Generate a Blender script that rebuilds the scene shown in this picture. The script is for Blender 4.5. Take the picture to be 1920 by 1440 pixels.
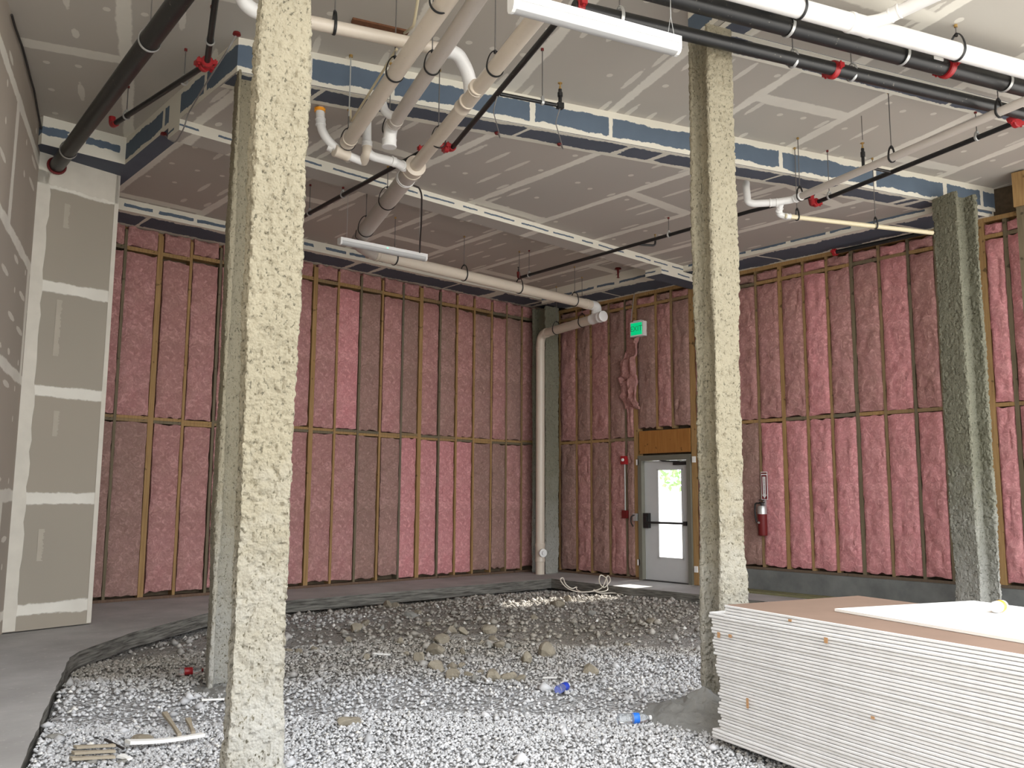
import bpy, math, random
import numpy as np
from mathutils import Vector, Matrix

random.seed(7); RNG = np.random.default_rng(11)
for o in list(bpy.data.objects): bpy.data.objects.remove(o, do_unlink=True)
SC = bpy.context.scene; COL = SC.collection

# ---------------------------------------------------------------- camera, sky, sun, exposure
EYE = 1.45                                   # lens height above the slab (m)
PITCH, ROLL, HEAD = math.radians(7.36), math.radians(0.334), math.radians(41.78)
FOC = 1620.0                                 # pixels on a 1920 px wide frame
cp, sp, cr, sr = math.cos(PITCH), math.sin(PITCH), math.cos(ROLL), math.sin(ROLL)
cb, sb = math.cos(HEAD), math.sin(HEAD)
R0, F0, Z0 = Vector((cb, -sb, 0)), Vector((sb, cb, 0)), Vector((0, 0, 1))
fwd = F0*cp + Z0*sp; up0 = Z0*cp - F0*sp
right = R0*cr + up0*sr; upv = up0*cr - R0*sr
cam = bpy.data.objects.new('camera', bpy.data.cameras.new('camera')); COL.objects.link(cam)
cam.matrix_world = Matrix((( right.x, upv.x, -fwd.x, 0), (right.y, upv.y, -fwd.y, 0), (right.z, upv.z, -fwd.z, EYE), (0, 0, 0, 1)))
cam.data.sensor_width = 36; cam.data.lens = 36*FOC/1920; cam.data.clip_start = 0.05; cam.data.clip_end = 300
SC.camera = cam
W = bpy.data.worlds.new('sky'); SC.world = W; W.use_nodes = True
bg = W.node_tree.nodes['Background']; bg.inputs[0].default_value = (0.93, 0.965, 1.0, 1); bg.inputs[1].default_value = 4.2
sun = bpy.data.objects.new('sun', bpy.data.lights.new('sun', 'SUN')); COL.objects.link(sun)
sun.data.energy = 16; sun.data.angle = math.radians(1.2); sun.data.color = (1, 0.95, 0.86)
SUN_TRAVEL = Vector((-0.86, 0.02, -0.46)).normalized()
sun.rotation_euler = SUN_TRAVEL.to_track_quat('-Z', 'Y').to_euler(); sun.location = (20, 9, 12)
SC.view_settings.view_transform = 'Standard'; SC.view_settings.look = 'None'
SC.view_settings.gamma = 1; SC.view_settings.use_curve_mapping = False; SC.view_settings.exposure = 0.35
SC.cycles.max_bounces = 10; SC.cycles.diffuse_bounces = 6; SC.cycles.transparent_max_bounces = 12

# ---------------------------------------------------------------- measuring helpers
def ray(px, py):
    X, Y = (px-960)/FOC, (py-720)/FOC
    x, yd = X*cr+Y*sr, -X*sr+Y*cr
    fw, u = cp+yd*sp, sp-yd*cp
    return Vector((x*cb+fw*sb, -x*sb+fw*cb, u))
O3 = Vector((0, 0, EYE))
def at(px, py, z): r = ray(px, py); return O3 + r*((z-EYE)/r.z)          # surveyed point at a known height
def on_x(px, py, X): r = ray(px, py); return O3 + r*(X/r.x)                 # on the plane x = X
def on_y(px, py, Y): r = ray(px, py); return O3 + r*(Y/r.y)
def px_of(p):
    d = Vector(p)-O3; z = d.dot(fwd); return 960+FOC*d.dot(right)/z, 720-FOC*d.dot(upv)/z
GA = math.radians(22.76-41.78)               # the front bays are turned against the back room
FX = Vector((math.cos(GA), math.sin(GA), 0)); FY = Vector((-math.sin(GA), math.cos(GA), 0))
def fr(a, b, z=0): v = FX*a + FY*b; v.z = z; return v

ZH, ZM, ZR, ZB, ZS, ZK = 5.52, 5.20, 5.22, 5.36, 5.08, 5.12   # ceiling levels
BY, RX = 12.40, 11.98                                              # back / right stud faces
def ceil_z(p):
    a, b = Vector((p[0], p[1], 0)).dot(FX), Vector((p[0], p[1], 0)).dot(FY)
    if a > 4.0 and b < 5.74: return ZR
    if b < 7.69 or p[0] < 3.02: return ZH
    if p[0] > 11.28: return ZK
    if p[1] > 11.78: return ZM
    if 8.43 < p[1] < 8.74: return ZS
    if p[1] >= 8.74: return ZM if p[0] < 3.21 else ZB
    return ZM

# ---------------------------------------------------------------- noise
def _h(ix, iy, iz, s):
    n = (ix*374761393 + iy*668265263 + iz*2147483647 + s*1274126177) & 0xffffffff
    n = ((n ^ (n >> 13))*1274126177) & 0xffffffff
    n = ((n ^ (n >> 16))*2246822519) & 0xffffffff
    return ((n ^ (n >> 15)) & 0xffffff)/float(0xffffff)
def vnoise(P, scale, seed=0):
    Q = np.asarray(P, float)*scale; I = np.floor(Q).astype(np.int64); f = Q-I; f = f*f*(3-2*f); out = 0
    for dx in (0, 1):
        for dy in (0, 1):
            for dz in (0, 1):
                w = (f[:, 0] if dx else 1-f[:, 0])*(f[:, 1] if dy else 1-f[:, 1])*(f[:, 2] if dz else 1-f[:, 2])
                out = out + w*_h(I[:, 0]+dx, I[:, 1]+dy, I[:, 2]+dz, seed)
    return out
def sstep(a, b, x): t = np.clip((x-a)/(b-a), 0, 1); return t*t*(3-2*t)

# ---------------------------------------------------------------- mesh building
class MB:
    def __init__(s): s.v = []; s.f = []; s.m = []; s.uv = {}
    def add(s, vs, fs, m=0):
        b = len(s.v); s.v.extend([tuple(v) for v in vs]); s.f.extend([tuple(b+i for i in f) for f in fs]); s.m.extend([m]*len(fs)); return s
    def box(s, a, b, m=0, rot=None, c=None):
        a, b = Vector(a), Vector(b)
        vs = [Vector((x, y, z)) for z in (a.z, b.z) for y in (a.y, b.y) for x in (a.x, b.x)]
        if rot is not None: vs = [Vector(c)+rot @ (v-Vector(c)) for v in vs]
        return s.add(vs, [(0, 2, 3, 1), (4, 5, 7, 6), (0, 1, 5, 4), (2, 6, 7, 3), (0, 4, 6, 2), (1, 3, 7, 5)], m)
    def obox(s, c, ax, ay, az, m=0):          # box from centre and three half axes
        c, ax, ay, az = map(Vector, (c, ax, ay, az))
        vs = [c+ax*i+ay*j+az*k for k in (-1, 1) for j in (-1, 1) for i in (-1, 1)]
        return s.add(vs, [(0, 2, 3, 1), (4, 5, 7, 6), (0, 1, 5, 4), (2, 6, 7, 3), (0, 4, 6, 2), (1, 3, 7, 5)], m)
    def prism(s, poly, z0, z1, m=0, ms=None):
        n = len(poly)
        A = sum(poly[i][0]*poly[(i+1) % n][1]-poly[(i+1) % n][0]*poly[i][1] for i in range(n))
        if A < 0: poly = poly[::-1]
        s.add([(p[0], p[1], z0) for p in poly]+[(p[0], p[1], z1) for p in poly], [tuple(range(n-1, -1, -1)), tuple(range(n, 2*n))], m)
        b = len(s.v)-2*n
        for i in range(n):
            j = (i+1) % n; s.f.append((b+i, b+j, b+n+j, b+n+i)); s.m.append(m if ms is None else ms)
            L = (Vector(poly[j][:2])-Vector(poly[i][:2])).length
            s.uv[len(s.f)-1] = [(0, 0), (L, 0), (L, 1), (0, 1)]
        return s
    def tube(s, pts, r, seg=16, m=0, cap=True, rs=None):
        pts = [Vector(p) for p in pts]; n = len(pts); vs = []; t0 = (pts[1]-pts[0]).normalized()
        x = t0.orthogonal().normalized()
        for i in range(n):
            t = (pts[min(i+1, n-1)]-pts[max(i-1, 0)]).normalized()
            x = (x-t*x.dot(t)).normalized(); y = t.cross(x); rr = rs[i] if rs else r
            vs += [pts[i]+(x*math.cos(2*math.pi*k/seg)+y*math.sin(2*math.pi*k/seg))*rr for k in range(seg)]
        fs = [(i*seg+k, i*seg+(k+1) % seg, (i+1)*seg+(k+1) % seg, (i+1)*seg+k) for i in range(n-1) for k in range(seg)]
        if cap: fs += [tuple(range(seg-1, -1, -1)), tuple((n-1)*seg+k for k in range(seg))]
        return s.add(vs, fs, m)
    def ring(s, c, axis, R, r, m=0, seg=24, q=8, flat=1.0, stretch=None):
        c = Vector(c); t = Vector(axis).normalized(); u = (Z0-t*t.z).normalized(); w = t.cross(u); vs = []
        for i in range(seg):
            a = 2*math.pi*i/seg; d = u*math.cos(a)+w*math.sin(a)
            cc = c+d*R
            if stretch: cc = cc+u*(stretch*max(0, math.cos(a))**1.5)
            vs += [cc+d*r*math.cos(2*math.pi*k/q)+t*r*flat*math.sin(2*math.pi*k/q) for k in range(q)]
        return s.add(vs, [(i*q+k, i*q+(k+1) % q, ((i+1) % seg)*q+(k+1) % q, ((i+1) % seg)*q+k) for i in range(seg) for k in range(q)], m)
    def lathe(s, c, axis, prof, seg=24, m=0):       # prof: (distance along axis, radius)
        c = Vector(c); t = Vector(axis).normalized()
        s.tube([c+t*(d+i*1e-5) for i, (d, _) in enumerate(prof)], 1, seg, m, True, [max(q, 1e-4) for _, q in prof]); return s
def mesh(name, mb, mats, origin=(0, 0, 0), smooth=True):
    me = bpy.data.meshes.new(name); ox, oy, oz = origin
    me.from_pydata([(x-ox, y-oy, z-oz) for x, y, z in mb.v], [], mb.f)
    if not isinstance(mats, (list, tuple)): mats = [mats]
    for q in mats: me.materials.append(q)
    if any(mb.m): me.polygons.foreach_set('material_index', mb.m)
    if mb.uv:
        L = me.uv_layers.new(name='UVMap')
        for fi, uvs in mb.uv.items():
            for li, q in zip(me.polygons[fi].loop_indices, uvs): L.data[li].uv = q
    if smooth:
        me.polygons.foreach_set('use_smooth', [True]*len(me.polygons))
        try: me.set_sharp_from_angle(angle=math.radians(38))
        except Exception: pass
    me.update(); return me
def centre(mb):
    a = np.array(mb.v); lo, hi = a.min(0), a.max(0); return (float((lo[0]+hi[0])/2), float((lo[1]+hi[1])/2), float(lo[2]))
def tag(o, label=None, cat=None, group=None, kind=None):
    for k, v in (('label', label), ('category', cat), ('group', group), ('kind', kind)):
        if v: o[k] = v
    return o
def obj(name, mb, mats, parent=None, smooth=True, origin=None, **kw):
    if parent is not None: org = ORG[parent.name]
    else: org = origin or centre(mb)
    o = bpy.data.objects.new(name, mesh(name, mb, mats, org, smooth)); COL.objects.link(o)
    if parent is not None: o.parent = parent; ORG[o.name] = org
    else: o.location = org; ORG[o.name] = org
    return tag(o, **kw)
ORG = {}
def thing(name, label, cat, loc, group=None, kind=None):
    o = bpy.data.objects.new(name, None); COL.objects.link(o); o.location = loc; o.empty_display_size = 0.1
    ORG[o.name] = tuple(loc); return tag(o, label, cat, group, kind)
def struct(name, mb, mats, parent=None, smooth=False):
    o = obj(name, mb, mats, parent, smooth, origin=(0, 0, 0))
    if parent is None: o['kind'] = 'structure'
    return o
def fillet(pts, rad, n=7):
    pts = [Vector(p) for p in pts]; out = [pts[0]]
    for i in range(1, len(pts)-1):
        a, b, c = pts[i-1], pts[i], pts[i+1]; u, w = (a-b), (c-b); r = min(rad, u.length*.49, w.length*.49)
        p, q = b+u.normalized()*r, b+w.normalized()*r
        for k in range(n+1): t = k/n; out.append(p*(1-t)**2+b*2*t*(1-t)+q*t*t)
    out.append(pts[-1]); return out
def ordinal(n):
    w = ['first', 'second', 'third', 'fourth', 'fifth', 'sixth', 'seventh', 'eighth', 'ninth', 'tenth', 'eleventh', 'twelfth', 'thirteenth', 'fourteenth', 'fifteenth', 'sixteenth', 'seventeenth', 'eighteenth', 'nineteenth', 'twentieth']
    return w[n-1] if n <= 20 else '%d%s' % (n, {1: 'st', 2: 'nd', 3: 'rd'}.get(n % 10, 'th') if n % 100 not in (11, 12, 13) else 'th')

# ---------------------------------------------------------------- materials
class NT:
    def __init__(s, name, rough=0.8, spec=0.3, metal=0):
        s.mat = bpy.data.materials.new(name); s.mat.use_nodes = True; s.t = s.mat.node_tree; s.b = s.t.nodes['Principled BSDF']
        s.b.inputs['Roughness'].default_value = rough; s.b.inputs['Specular IOR Level'].default_value = spec; s.b.inputs['Metallic'].default_value = metal
    def n(s, typ, **kw):
        q = s.t.nodes.new(typ)
        for k, v in kw.items():
            if k in q.bl_rna.properties: setattr(q, k, v)
            else:
                try: k2 = int(k[1:]) if k[0] == '_' else k.replace('_', ' ')
                except ValueError: k2 = k
                s.set(q.inputs[k2], v)
        return q
    def set(s, sock, v):
        if isinstance(v, bpy.types.NodeSocket): s.t.links.new(v, sock)
        elif isinstance(v, (tuple, list)) and len(v) == 3 and sock.type == 'RGBA': sock.default_value = (*v, 1)
        else: sock.default_value = v
    def math(s, op, a, b=0.0, c=None, clamp=False):
        q = s.t.nodes.new('ShaderNodeMath'); q.operation = op; q.use_clamp = clamp; s.set(q.inputs[0], a); s.set(q.inputs[1], b)
        if c is not None: s.set(q.inputs[2], c)
        return q.outputs[0]
    def co(s, kind='Object'): return s.n('ShaderNodeTexCoord').outputs[kind]
    def noise(s, vec, scale, detail=3, rough=0.5, color=False):
        q = s.n('ShaderNodeTexNoise', Scale=scale, Detail=detail, Roughness=rough); s.set(q.inputs['Vector'], vec); return q.outputs['Color' if color else 'Fac']
    def vor(s, vec, scale, feature='F1', out='Distance'):
        q = s.n('ShaderNodeTexVoronoi', feature=feature, Scale=scale); s.set(q.inputs['Vector'], vec); return q.outputs[out]
    def mapr(s, x, a, b, c=0, d=1):
        q = s.n('ShaderNodeMapRange'); 
        for i, v in enumerate((x, a, b, c, d)): s.set(q.inputs[i], v)
        return q.outputs[0]
    def mix(s, fac, a, b, blend='MIX'):
        q = s.n('ShaderNodeMix', data_type='RGBA', blend_type=blend); s.set(q.inputs[0], fac); s.set(q.inputs[6], a); s.set(q.inputs[7], b); return q.outputs[2]
    def sep(s, vec): q = s.n('ShaderNodeSeparateXYZ'); s.set(q.inputs[0], vec); return q.outputs
    def comb(s, x, y, z=0.0):
        q = s.n('ShaderNodeCombineXYZ'); s.set(q.inputs[0], x); s.set(q.inputs[1], y); s.set(q.inputs[2], z); return q.outputs[0]
    def bump(s, h, strength=0.3, dist=0.01):
        q = s.n('ShaderNodeBump', Strength=strength, Distance=dist); s.set(q.inputs['Height'], h); s.set(s.b.inputs['Normal'], q.outputs[0])
    def col(s, c): s.set(s.b.inputs['Base Color'], c); return s
    def orand(s): return s.n('ShaderNodeObjectInfo').outputs['Random']
def plain(name, c, rough=0.6, spec=0.3, metal=0, var=0.08, scale=6):
    m = NT(name, rough, spec, metal); f = m.noise(m.co(), scale, 3)
    m.col(m.mix(f, tuple(x*(1-var) for x in c), tuple(min(1, x*(1+var)) for x in c))); return m.mat

MUD = (0.76, 0.73, 0.65)
def drywall(name, base, ang, u0, pitch, v0=0.0, butt=3.66, dabs=True, wall=False, seed=0.0):
    """paper faced board, taped joints and dabs of compound; u runs across the boards"""
    m = NT(name, 0.85, 0.15); P = m.sep(m.co())
    if wall: a = m.math('ADD', m.math('MULTIPLY', P[0], math.cos(ang)), m.math('MULTIPLY', P[1], math.sin(ang))); U, V = P[2], a
    else:
        U = m.math('ADD', m.math('MULTIPLY', P[0], math.cos(ang)), m.math('MULTIPLY', P[1], math.sin(ang)))
        V = m.math('SUBTRACT', m.math('MULTIPLY', P[1], math.cos(ang)), m.math('MULTIPLY', P[0], math.sin(ang)))
    nz = m.noise(m.co(), 2.3, 3); nf = m.noise(m.co(), 22, 3)
    wob = m.math('ADD', m.math('MULTIPLY', m.math('SUBTRACT', nz, .5), .07), m.math('MULTIPLY', m.math('SUBTRACT', nf, .5), .03))
    u = m.math('DIVIDE', m.math('SUBTRACT', U, u0), pitch); row = m.math('FLOOR', u)
    du = m.math('MULTIPLY', m.math('ABSOLUTE', m.math('SUBTRACT', m.math('FRACT', m.math('ADD', u, .5)), .5)), pitch)
    off = m.math('MULTIPLY', m.math('FRACT', m.math('MULTIPLY', m.math('ADD', row, 31.0), 0.4142)), butt)
    v = m.math('DIVIDE', m.math('ADD', m.math('SUBTRACT', V, v0), off), butt)
    dv = m.math('MULTIPLY', m.math('ABSOLUTE', m.math('SUBTRACT', m.math('FRACT', m.math('ADD', v, .5)), .5)), butt)
    seam = m.mapr(m.math('ADD', du, wob), .05, .066, 1, 0); seam2 = m.mapr(m.math('ADD', dv, wob), .075, .095, 1, 0)
    mask = m.math('MAXIMUM', seam, seam2)
    if dabs:
        gu, gv = m.math('DIVIDE', m.math('SUBTRACT', U, u0), pitch/4), m.math('DIVIDE', V, .61)
        wn = m.n('ShaderNodeTexWhiteNoise', noise_dimensions='3D'); m.set(wn.inputs['Vector'], m.comb(m.math('FLOOR', gu), m.math('FLOOR', gv), seed))
        wc = m.sep(wn.outputs['Color'])
        lu = m.math('MULTIPLY', m.math('SUBTRACT', m.math('FRACT', gu), m.mapr(wc[0], 0, 1, .3, .7)), pitch/4)
        lv = m.math('MULTIPLY', m.math('SUBTRACT', m.math('FRACT', gv), m.mapr(wc[1], 0, 1, .4, .6)), .61)
        ln = m.mapr(wc[2], .45, .75, .035, .22)
        dd = m.math('ADD', m.math('POWER', m.math('DIVIDE', lu, .032), 2.0), m.math('POWER', m.math('DIVIDE', lv, ln), 2.0))
        dd = m.math('ADD', dd, m.math('MULTIPLY', m.math('SUBTRACT', nf, .5), 1.2))
        dab = m.math('MULTIPLY', m.mapr(dd, .8, 1.1, .75, 0), m.math('GREATER_THAN', wn.outputs['Value'], .30))
        mask = m.math('MAXIMUM', mask, dab)
    big = m.noise(m.co(), .6, 2)
    rowt = m.math('FRACT', m.math('MULTIPLY', m.math('ADD', row, 7.0), .618))
    b = m.mix(m.math('MULTIPLY', rowt, .5), base, tuple(x*k for x, k in zip(base, (.86, .93, .98))))
    b = m.mix(big, b, tuple(x*1.12 for x in base))
    thin = m.math('MULTIPLY', mask, m.mapr(nz, .3, .7, .75, 1))
    m.col(m.mix(thin, b, MUD)); return m.mat
def blueboard(name, lo=.2, hi=.25, per=1.22, bands=.07, blue=(.095, .125, .165), ph=0.0):
    m = NT(name, .8, .2); uv = m.sep(m.co('UV')); o = m.co()
    n1 = m.math('SUBTRACT', m.noise(o, 3.2, 5, .65), .5); n2 = m.math('SUBTRACT', m.noise(o, 26, 3), .5)
    rag = m.math('ADD', m.math('MULTIPLY', n1, .34), m.math('MULTIPLY', n2, .08))
    v = m.math('ADD', uv[1], rag)
    a = m.mapr(v, lo-.01, lo+.01, 1, 0); b = m.mapr(v, 1-hi-.01, 1-hi+.01, 0, 1)
    fu = m.math('ABSOLUTE', m.math('SUBTRACT', m.math('FRACT', m.math('ADD', m.math('DIVIDE', m.math('ADD', uv[0], m.math('MULTIPLY', m.noise(m.comb(uv[0], 0.0, 0.0), .9, 1), per*2.2)), per), ph)), .5))
    c = m.mapr(m.math('ADD', m.math('MULTIPLY', fu, per), m.math('MULTIPLY', rag, .3)), bands*.8, bands*.85, 1, 0)
    mk = m.math('MAXIMUM', m.math('MAXIMUM', a, b), c)
    m.col(m.mix(mk, m.mix(m.noise(o, 5, 3), blue, tuple(x*1.25 for x in blue)), (.70, .67, .58))); return m.mat

M = {}
CE = (0.45, 0.415, 0.365)
M['ceil_front'] = drywall('ceiling board front', CE, GA, 4.36, 1.19, 0.4)
M['ceil_mid'] = drywall('ceiling board middle', (0.415, .375, .335), 0, 5.59, 1.195, 1.9, seed=3.)
M['ceil_back'] = drywall('ceiling board back', (0.415, .37, .325), 0, 5.77, 1.2, .7, seed=5.)
M['board_left'] = drywall('wall board left', (0.375, .325, .27), GA+math.pi/2, 1.42, 1.22, .3, wall=True)
M['board_return'] = drywall('wall board return', (0.33, .29, .235), 0, 1.388, 1.165, 5.0, butt=12, dabs=False, wall=True)
M['blue_tall'] = blueboard('blue board tall fascia', .16, .22, 1.15, .07)
M['blue_low'] = blueboard('blue board low fascia', .36, .36, .62, .07)
M['blue_mid'] = blueboard('blue board thin fascia', .40, .42, .55, .09)
M['blue_flat'] = blueboard('blue board underside', .14, .2, 1.9, .07, (.085, .095, .12))
M['osb'] = plain('sheathing board', (.10, .075, .05), .9, .1, var=.4, scale=18)
def woodmat(name, a, b):
    m = NT(name, .75, .2); P = m.co(); q = m.n('ShaderNodeMapping'); m.set(q.inputs[0], P); q.inputs['Scale'].default_value = (30, 30, 1.6)
    f = m.noise(q.outputs[0], 1.6, 4, .6); k = m.noise(P, 9, 2)
    c = m.mix(m.mapr(f, .3, .7), a, b); c = m.mix(m.mapr(k, .68, .74), c, tuple(x*.35 for x in a))
    c = m.mix(m.mapr(m.orand(), .55, 1, 0, .55), c, (.13, .115, .085)); m.col(c); m.bump(f, .2, .003); return m.mat
M['stud'] = woodmat('stud lumber', (.39, .245, .105), (.26, .155, .065)); M['plate'] = woodmat('sole plate lumber', (.16, .10, .065), (.11, .07, .05))
M['stud_grey'] = woodmat('weathered stud lumber', (.19, .15, .095), (.13, .105, .065))
M['ply'] = woodmat('plywood', (.36, .165, .045), (.28, .12, .03))
M['green_wood'] = plain('treated lumber', (.17, .16, .085), .8, var=.25, scale=20)
def battmat(name, a, b, dirt):
    m = NT(name, .95, .05); P = m.co(); q = m.n('ShaderNodeMapping'); m.set(q.inputs[0], P); q.inputs['Scale'].default_value = (1, 1, .8)
    f = m.noise(q.outputs[0], 6, 6, .68); g = m.noise(P, 2.1, 4, .6); h = m.noise(P, 40, 4, .7)
    c = m.mix(m.mapr(f, .3, .72), a, b); c = m.mix(m.math('MULTIPLY', m.mapr(g, .42, .72), .75), c, dirt)
    c = m.mix(m.mapr(m.orand(), 0, 1, 0, .4), c, dirt); wd = m.n('ShaderNodeTexNoise', Scale=13, Detail=5, Roughness=.62, Distortion=1.6); m.set(wd.inputs['Vector'], P); w = wd.outputs['Fac']; c = m.mix(m.mapr(w, .38, .62, .55, 0), c, tuple(x*.62 for x in a)); c = m.mix(m.mapr(w, .55, .75, 0, .5), c, tuple(min(1, x*1.3) for x in b)); c = m.mix(m.mapr(h, .60, .75, 0, .5), c, tuple(x*.4 for x in a))
    m.col(c); m.bump(m.math('ADD', m.math('ADD', f, w), m.math('MULTIPLY', h, .4)), .7, .02); return m.mat
M['batt'] = battmat('pink fibreglass', (.43, .20, .195), (.60, .34, .32), (.37, .215, .175))
M['batt_bright'] = battmat('bright pink fibreglass', (.60, .235, .25), (.74, .38, .38), (.52, .26, .25))
M['batt_dull'] = battmat('dusty pink fibreglass', (.35, .20, .175), (.47, .29, .255), (.27, .185, .145))
def fireproof(name, c, speck=.62):
    m = NT(name, .95, .05); P = m.co(); q = m.n('ShaderNodeMapping'); m.set(q.inputs[0], P); q.inputs['Scale'].default_value = (1, 1, .6)
    v = m.vor(P, 70); f = m.noise(q.outputs[0], 60, 4, .6); g = m.noise(P, 3, 4)
    k = m.mapr(f, speck-.03, speck+.05)
    cc = m.mix(g, tuple(x*.84 for x in c), tuple(x*1.1 for x in c)); cc = m.mix(m.math('MULTIPLY', k, m.mapr(g, .3, .65, .95, .55)), cc, tuple(x*.2 for x in c))
    pz = m.math('ADD', m.sep(P)[2], m.math('MULTIPLY', m.math('SUBTRACT', m.noise(P, 2.4, 5, .7), .5), 2.6)); cc = m.mix(m.math('MULTIPLY', m.mapr(pz, .1, 1.9, .8, 0), m.math('SUBTRACT', 1.0, k)), cc, (.37, .365, .34))      # pale ragged patches, denser towards the foot
    m.col(cc); m.bump(m.math('ADD', m.math('MULTIPLY', v, -.6), m.math('MULTIPLY', f, -1.0)), .45, .02); return m.mat
M['fire'] = fireproof('sprayed fireproofing', (.268, .238, .170), .605); M['fire_shaded'] = fireproof('shaded sprayed fireproofing', (.20, .195, .145), .62)  # second one is a darker copy: shade on the far columns put into the colour
M['steel_rust'] = plain('rusty steel', (.16, .07, .035), .8, var=.5, scale=30)
def pipemat(name, c, rough=.35):
    m = NT(name, rough, .5); P = m.co(); f = m.noise(P, 2.5, 4, .6); g = m.noise(P, 45, 3)
    cc = m.mix(f, tuple(x*.86 for x in c), c); m.col(m.mix(m.mapr(g, .66, .74, 0, .3), cc, tuple(x*.55 for x in c))); return m.mat
M['pvc'] = pipemat('pvc pipe', (.66, .58, .48)); M['pvc_grey'] = pipemat('greyish pvc pipe', (.52, .47, .42)); M['pvc_white'] = pipemat('white pvc', (.80, .79, .77)); M['cpvc'] = pipemat('cream pipe', (.70, .62, .42))
m = NT('black steel pipe', .38, .5); P = m.co(); sp_ = m.noise(P, 38, 4, .7); dz = m.noise(P, 7, 3)
m.col(m.mix(m.mapr(m.math('ADD', sp_, m.math('MULTIPLY', dz, .25)), .80, .86), (.011, .011, .011), (.26, .23, .19))); M['black_pipe'] = m.mat
M['black'] = plain('black coated metal', (.013, .013, .013), .45, .5); M['red'] = plain('red enamel', (.33, .014, .018), .4, .5); M['dark_red'] = plain('dark red paint', (.14, .012, .012), .5)
M['galv'] = plain('galvanized steel', (.55, .56, .55), .4, .5, .6, var=.15); M['rod'] = plain('threaded rod', (.17, .16, .15), .5, .5, .5); M['brass'] = plain('brass', (.5, .33, .12), .35, .5, .7)
M['white'] = plain('white enamel', (.74, .74, .725), .4, .5, var=.03); M['lens'] = plain('white diffuser', (.42, .42, .42), .35, .5, var=.03)
M['grey_metal'] = plain('grey painted steel', (.15, .145, .115), .5, .4); M['door_white'] = plain('pale door paint', (.52, .53, .53), .45, .4, var=.05)
M['orange'] = plain('orange plastic', (.9, .38, .03), .4, .4); M['cable'] = plain('dark cable', (.035, .03, .028), .6)
M['cable_grey'] = plain('grey conduit', (.22, .21, .20), .5, .4); M['wire_white'] = plain('cream wire', (.75, .70, .60), .6)
m = NT('slab concrete', .8, .25); P = m.co(); f = m.noise(P, 1.3, 5, .6); g = m.noise(P, 18, 4)
c = m.mix(m.mapr(f, .3, .7), (.32, .31, .30), (.46, .45, .44)); c = m.mix(m.mapr(g, .62, .72, 0, .5), c, (.60, .58, .55)); m.col(c); m.bump(g, .15, .004); M['slab'] = m.mat
m = NT('broken slab edge', .95, .1); P = m.co(); q = m.n('ShaderNodeMapping'); m.set(q.inputs[0], P); q.inputs['Scale'].default_value = (1.5, 1.5, 22)
f = m.noise(q.outputs[0], 2.2, 5, .6); m.col(m.mix(m.mapr(f, .35, .65), (.07, .066, .058), (.23, .22, .195))); m.bump(f, .7, .02); M['slab_edge'] = m.mat
m = NT('stem wall concrete', .85, .2); P = m.co(); f = m.noise(P, 3, 5, .6); m.col(m.mix(m.mapr(f, .3, .7), (.115, .12, .115), (.19, .195, .185))); M['stem'] = m.mat
def gravelmat(name, stones):
    m = NT(name, .85, .25); P = m.co()
    if stones:
        at_ = m.n('ShaderNodeAttribute'); at_.attribute_name = 'tint'; r = at_.outputs['Fac']
    else: r = m.vor(P, 38, out='Color'); r = m.sep(r)[0]
    c = m.mix(r, (.36, .36, .365), (.66, .66, .67)); br = m.mix(r, (.20, .18, .145), (.38, .345, .29))
    dm = m.n('ShaderNodeAttribute'); dm.attribute_name = 'dirt'
    c = m.mix(dm.outputs['Fac'], c, br); 
    if not stones:
        v = m.vor(P, 38); f = m.noise(P, 24, 4); c = m.mix(m.mapr(v, .0, .6, 0, .35), c, (.22, .22, .215)); m.bump(m.math('ADD', m.math('MULTIPLY', v, -1.), f), 1.0, .03)
    else: c = m.mix(m.mapr(r, .965, .985), c, (.72, .70, .66))
    m.col(c); return m.mat
M['gravel_bed'] = gravelmat('gravel bed', False); M['gravel'] = gravelmat('crushed gravel', True)
def rockmat(name, a, b):
    m = NT(name, .9, .15); P = m.co(); f = m.noise(P, 14, 5, .65); m.col(m.mix(m.math('ADD', m.math('MULTIPLY', f, .7), m.math('MULTIPLY', m.orand(), .3)), a, b)); m.bump(f, .6, .02); return m.mat
M['rock'] = rockmat('tan rubble', (.17, .145, .108), (.33, .295, .23)); M['rock_grey'] = rockmat('grey rubble', (.17, .165, .15), (.33, .32, .29))
M['brown_paper'] = plain('brown board paper', (.23, .155, .115), .8, .2, var=.16, scale=3); M['edge_paper'] = plain('grey board edge', (.65, .645, .64), .8, .2, var=.10, scale=9); M['gypsum'] = plain('white gypsum', (.80, .79, .76), .85, .2, var=.05)
M['torn'] = plain('torn brown paper', (.42, .24, .12), .9); M['tan_wood'] = plain('weathered batten', (.36, .31, .235), .85, var=.2, scale=14)
m = NT('door glass', .02, .5); g1 = m.n('ShaderNodeBsdfTransparent'); g2 = m.n('ShaderNodeBsdfGlossy'); g2.inputs['Roughness'].default_value = .02
ms_ = m.n('ShaderNodeMixShader'); ms_.inputs[0].default_value = .05; m.t.links.new(g1.outputs[0], ms_.inputs[1]); m.t.links.new(g2.outputs[0], ms_.inputs[2])
m.t.links.new(ms_.outputs[0], m.t.nodes['Material Output'].inputs[0]); M['glass'] = m.mat
m = NT('clear plastic', .08, .5); m.b.inputs['Transmission Weight'].default_value = .9; m.b.inputs['IOR'].default_value = 1.25; m.col((.9, .93, .95)); M['clear'] = m.mat
M['blue_label'] = plain('blue label film', (.015, .05, .42), .4, .4); M['blue_cap'] = plain('bright blue label', (.02, .17, .70), .4, .4)
def emis(name, c, st): m = NT(name, .4); m.col(c); m.set(m.b.inputs['Emission Color'], c); m.b.inputs['Emission Strength'].default_value = st; return m.mat
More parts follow.
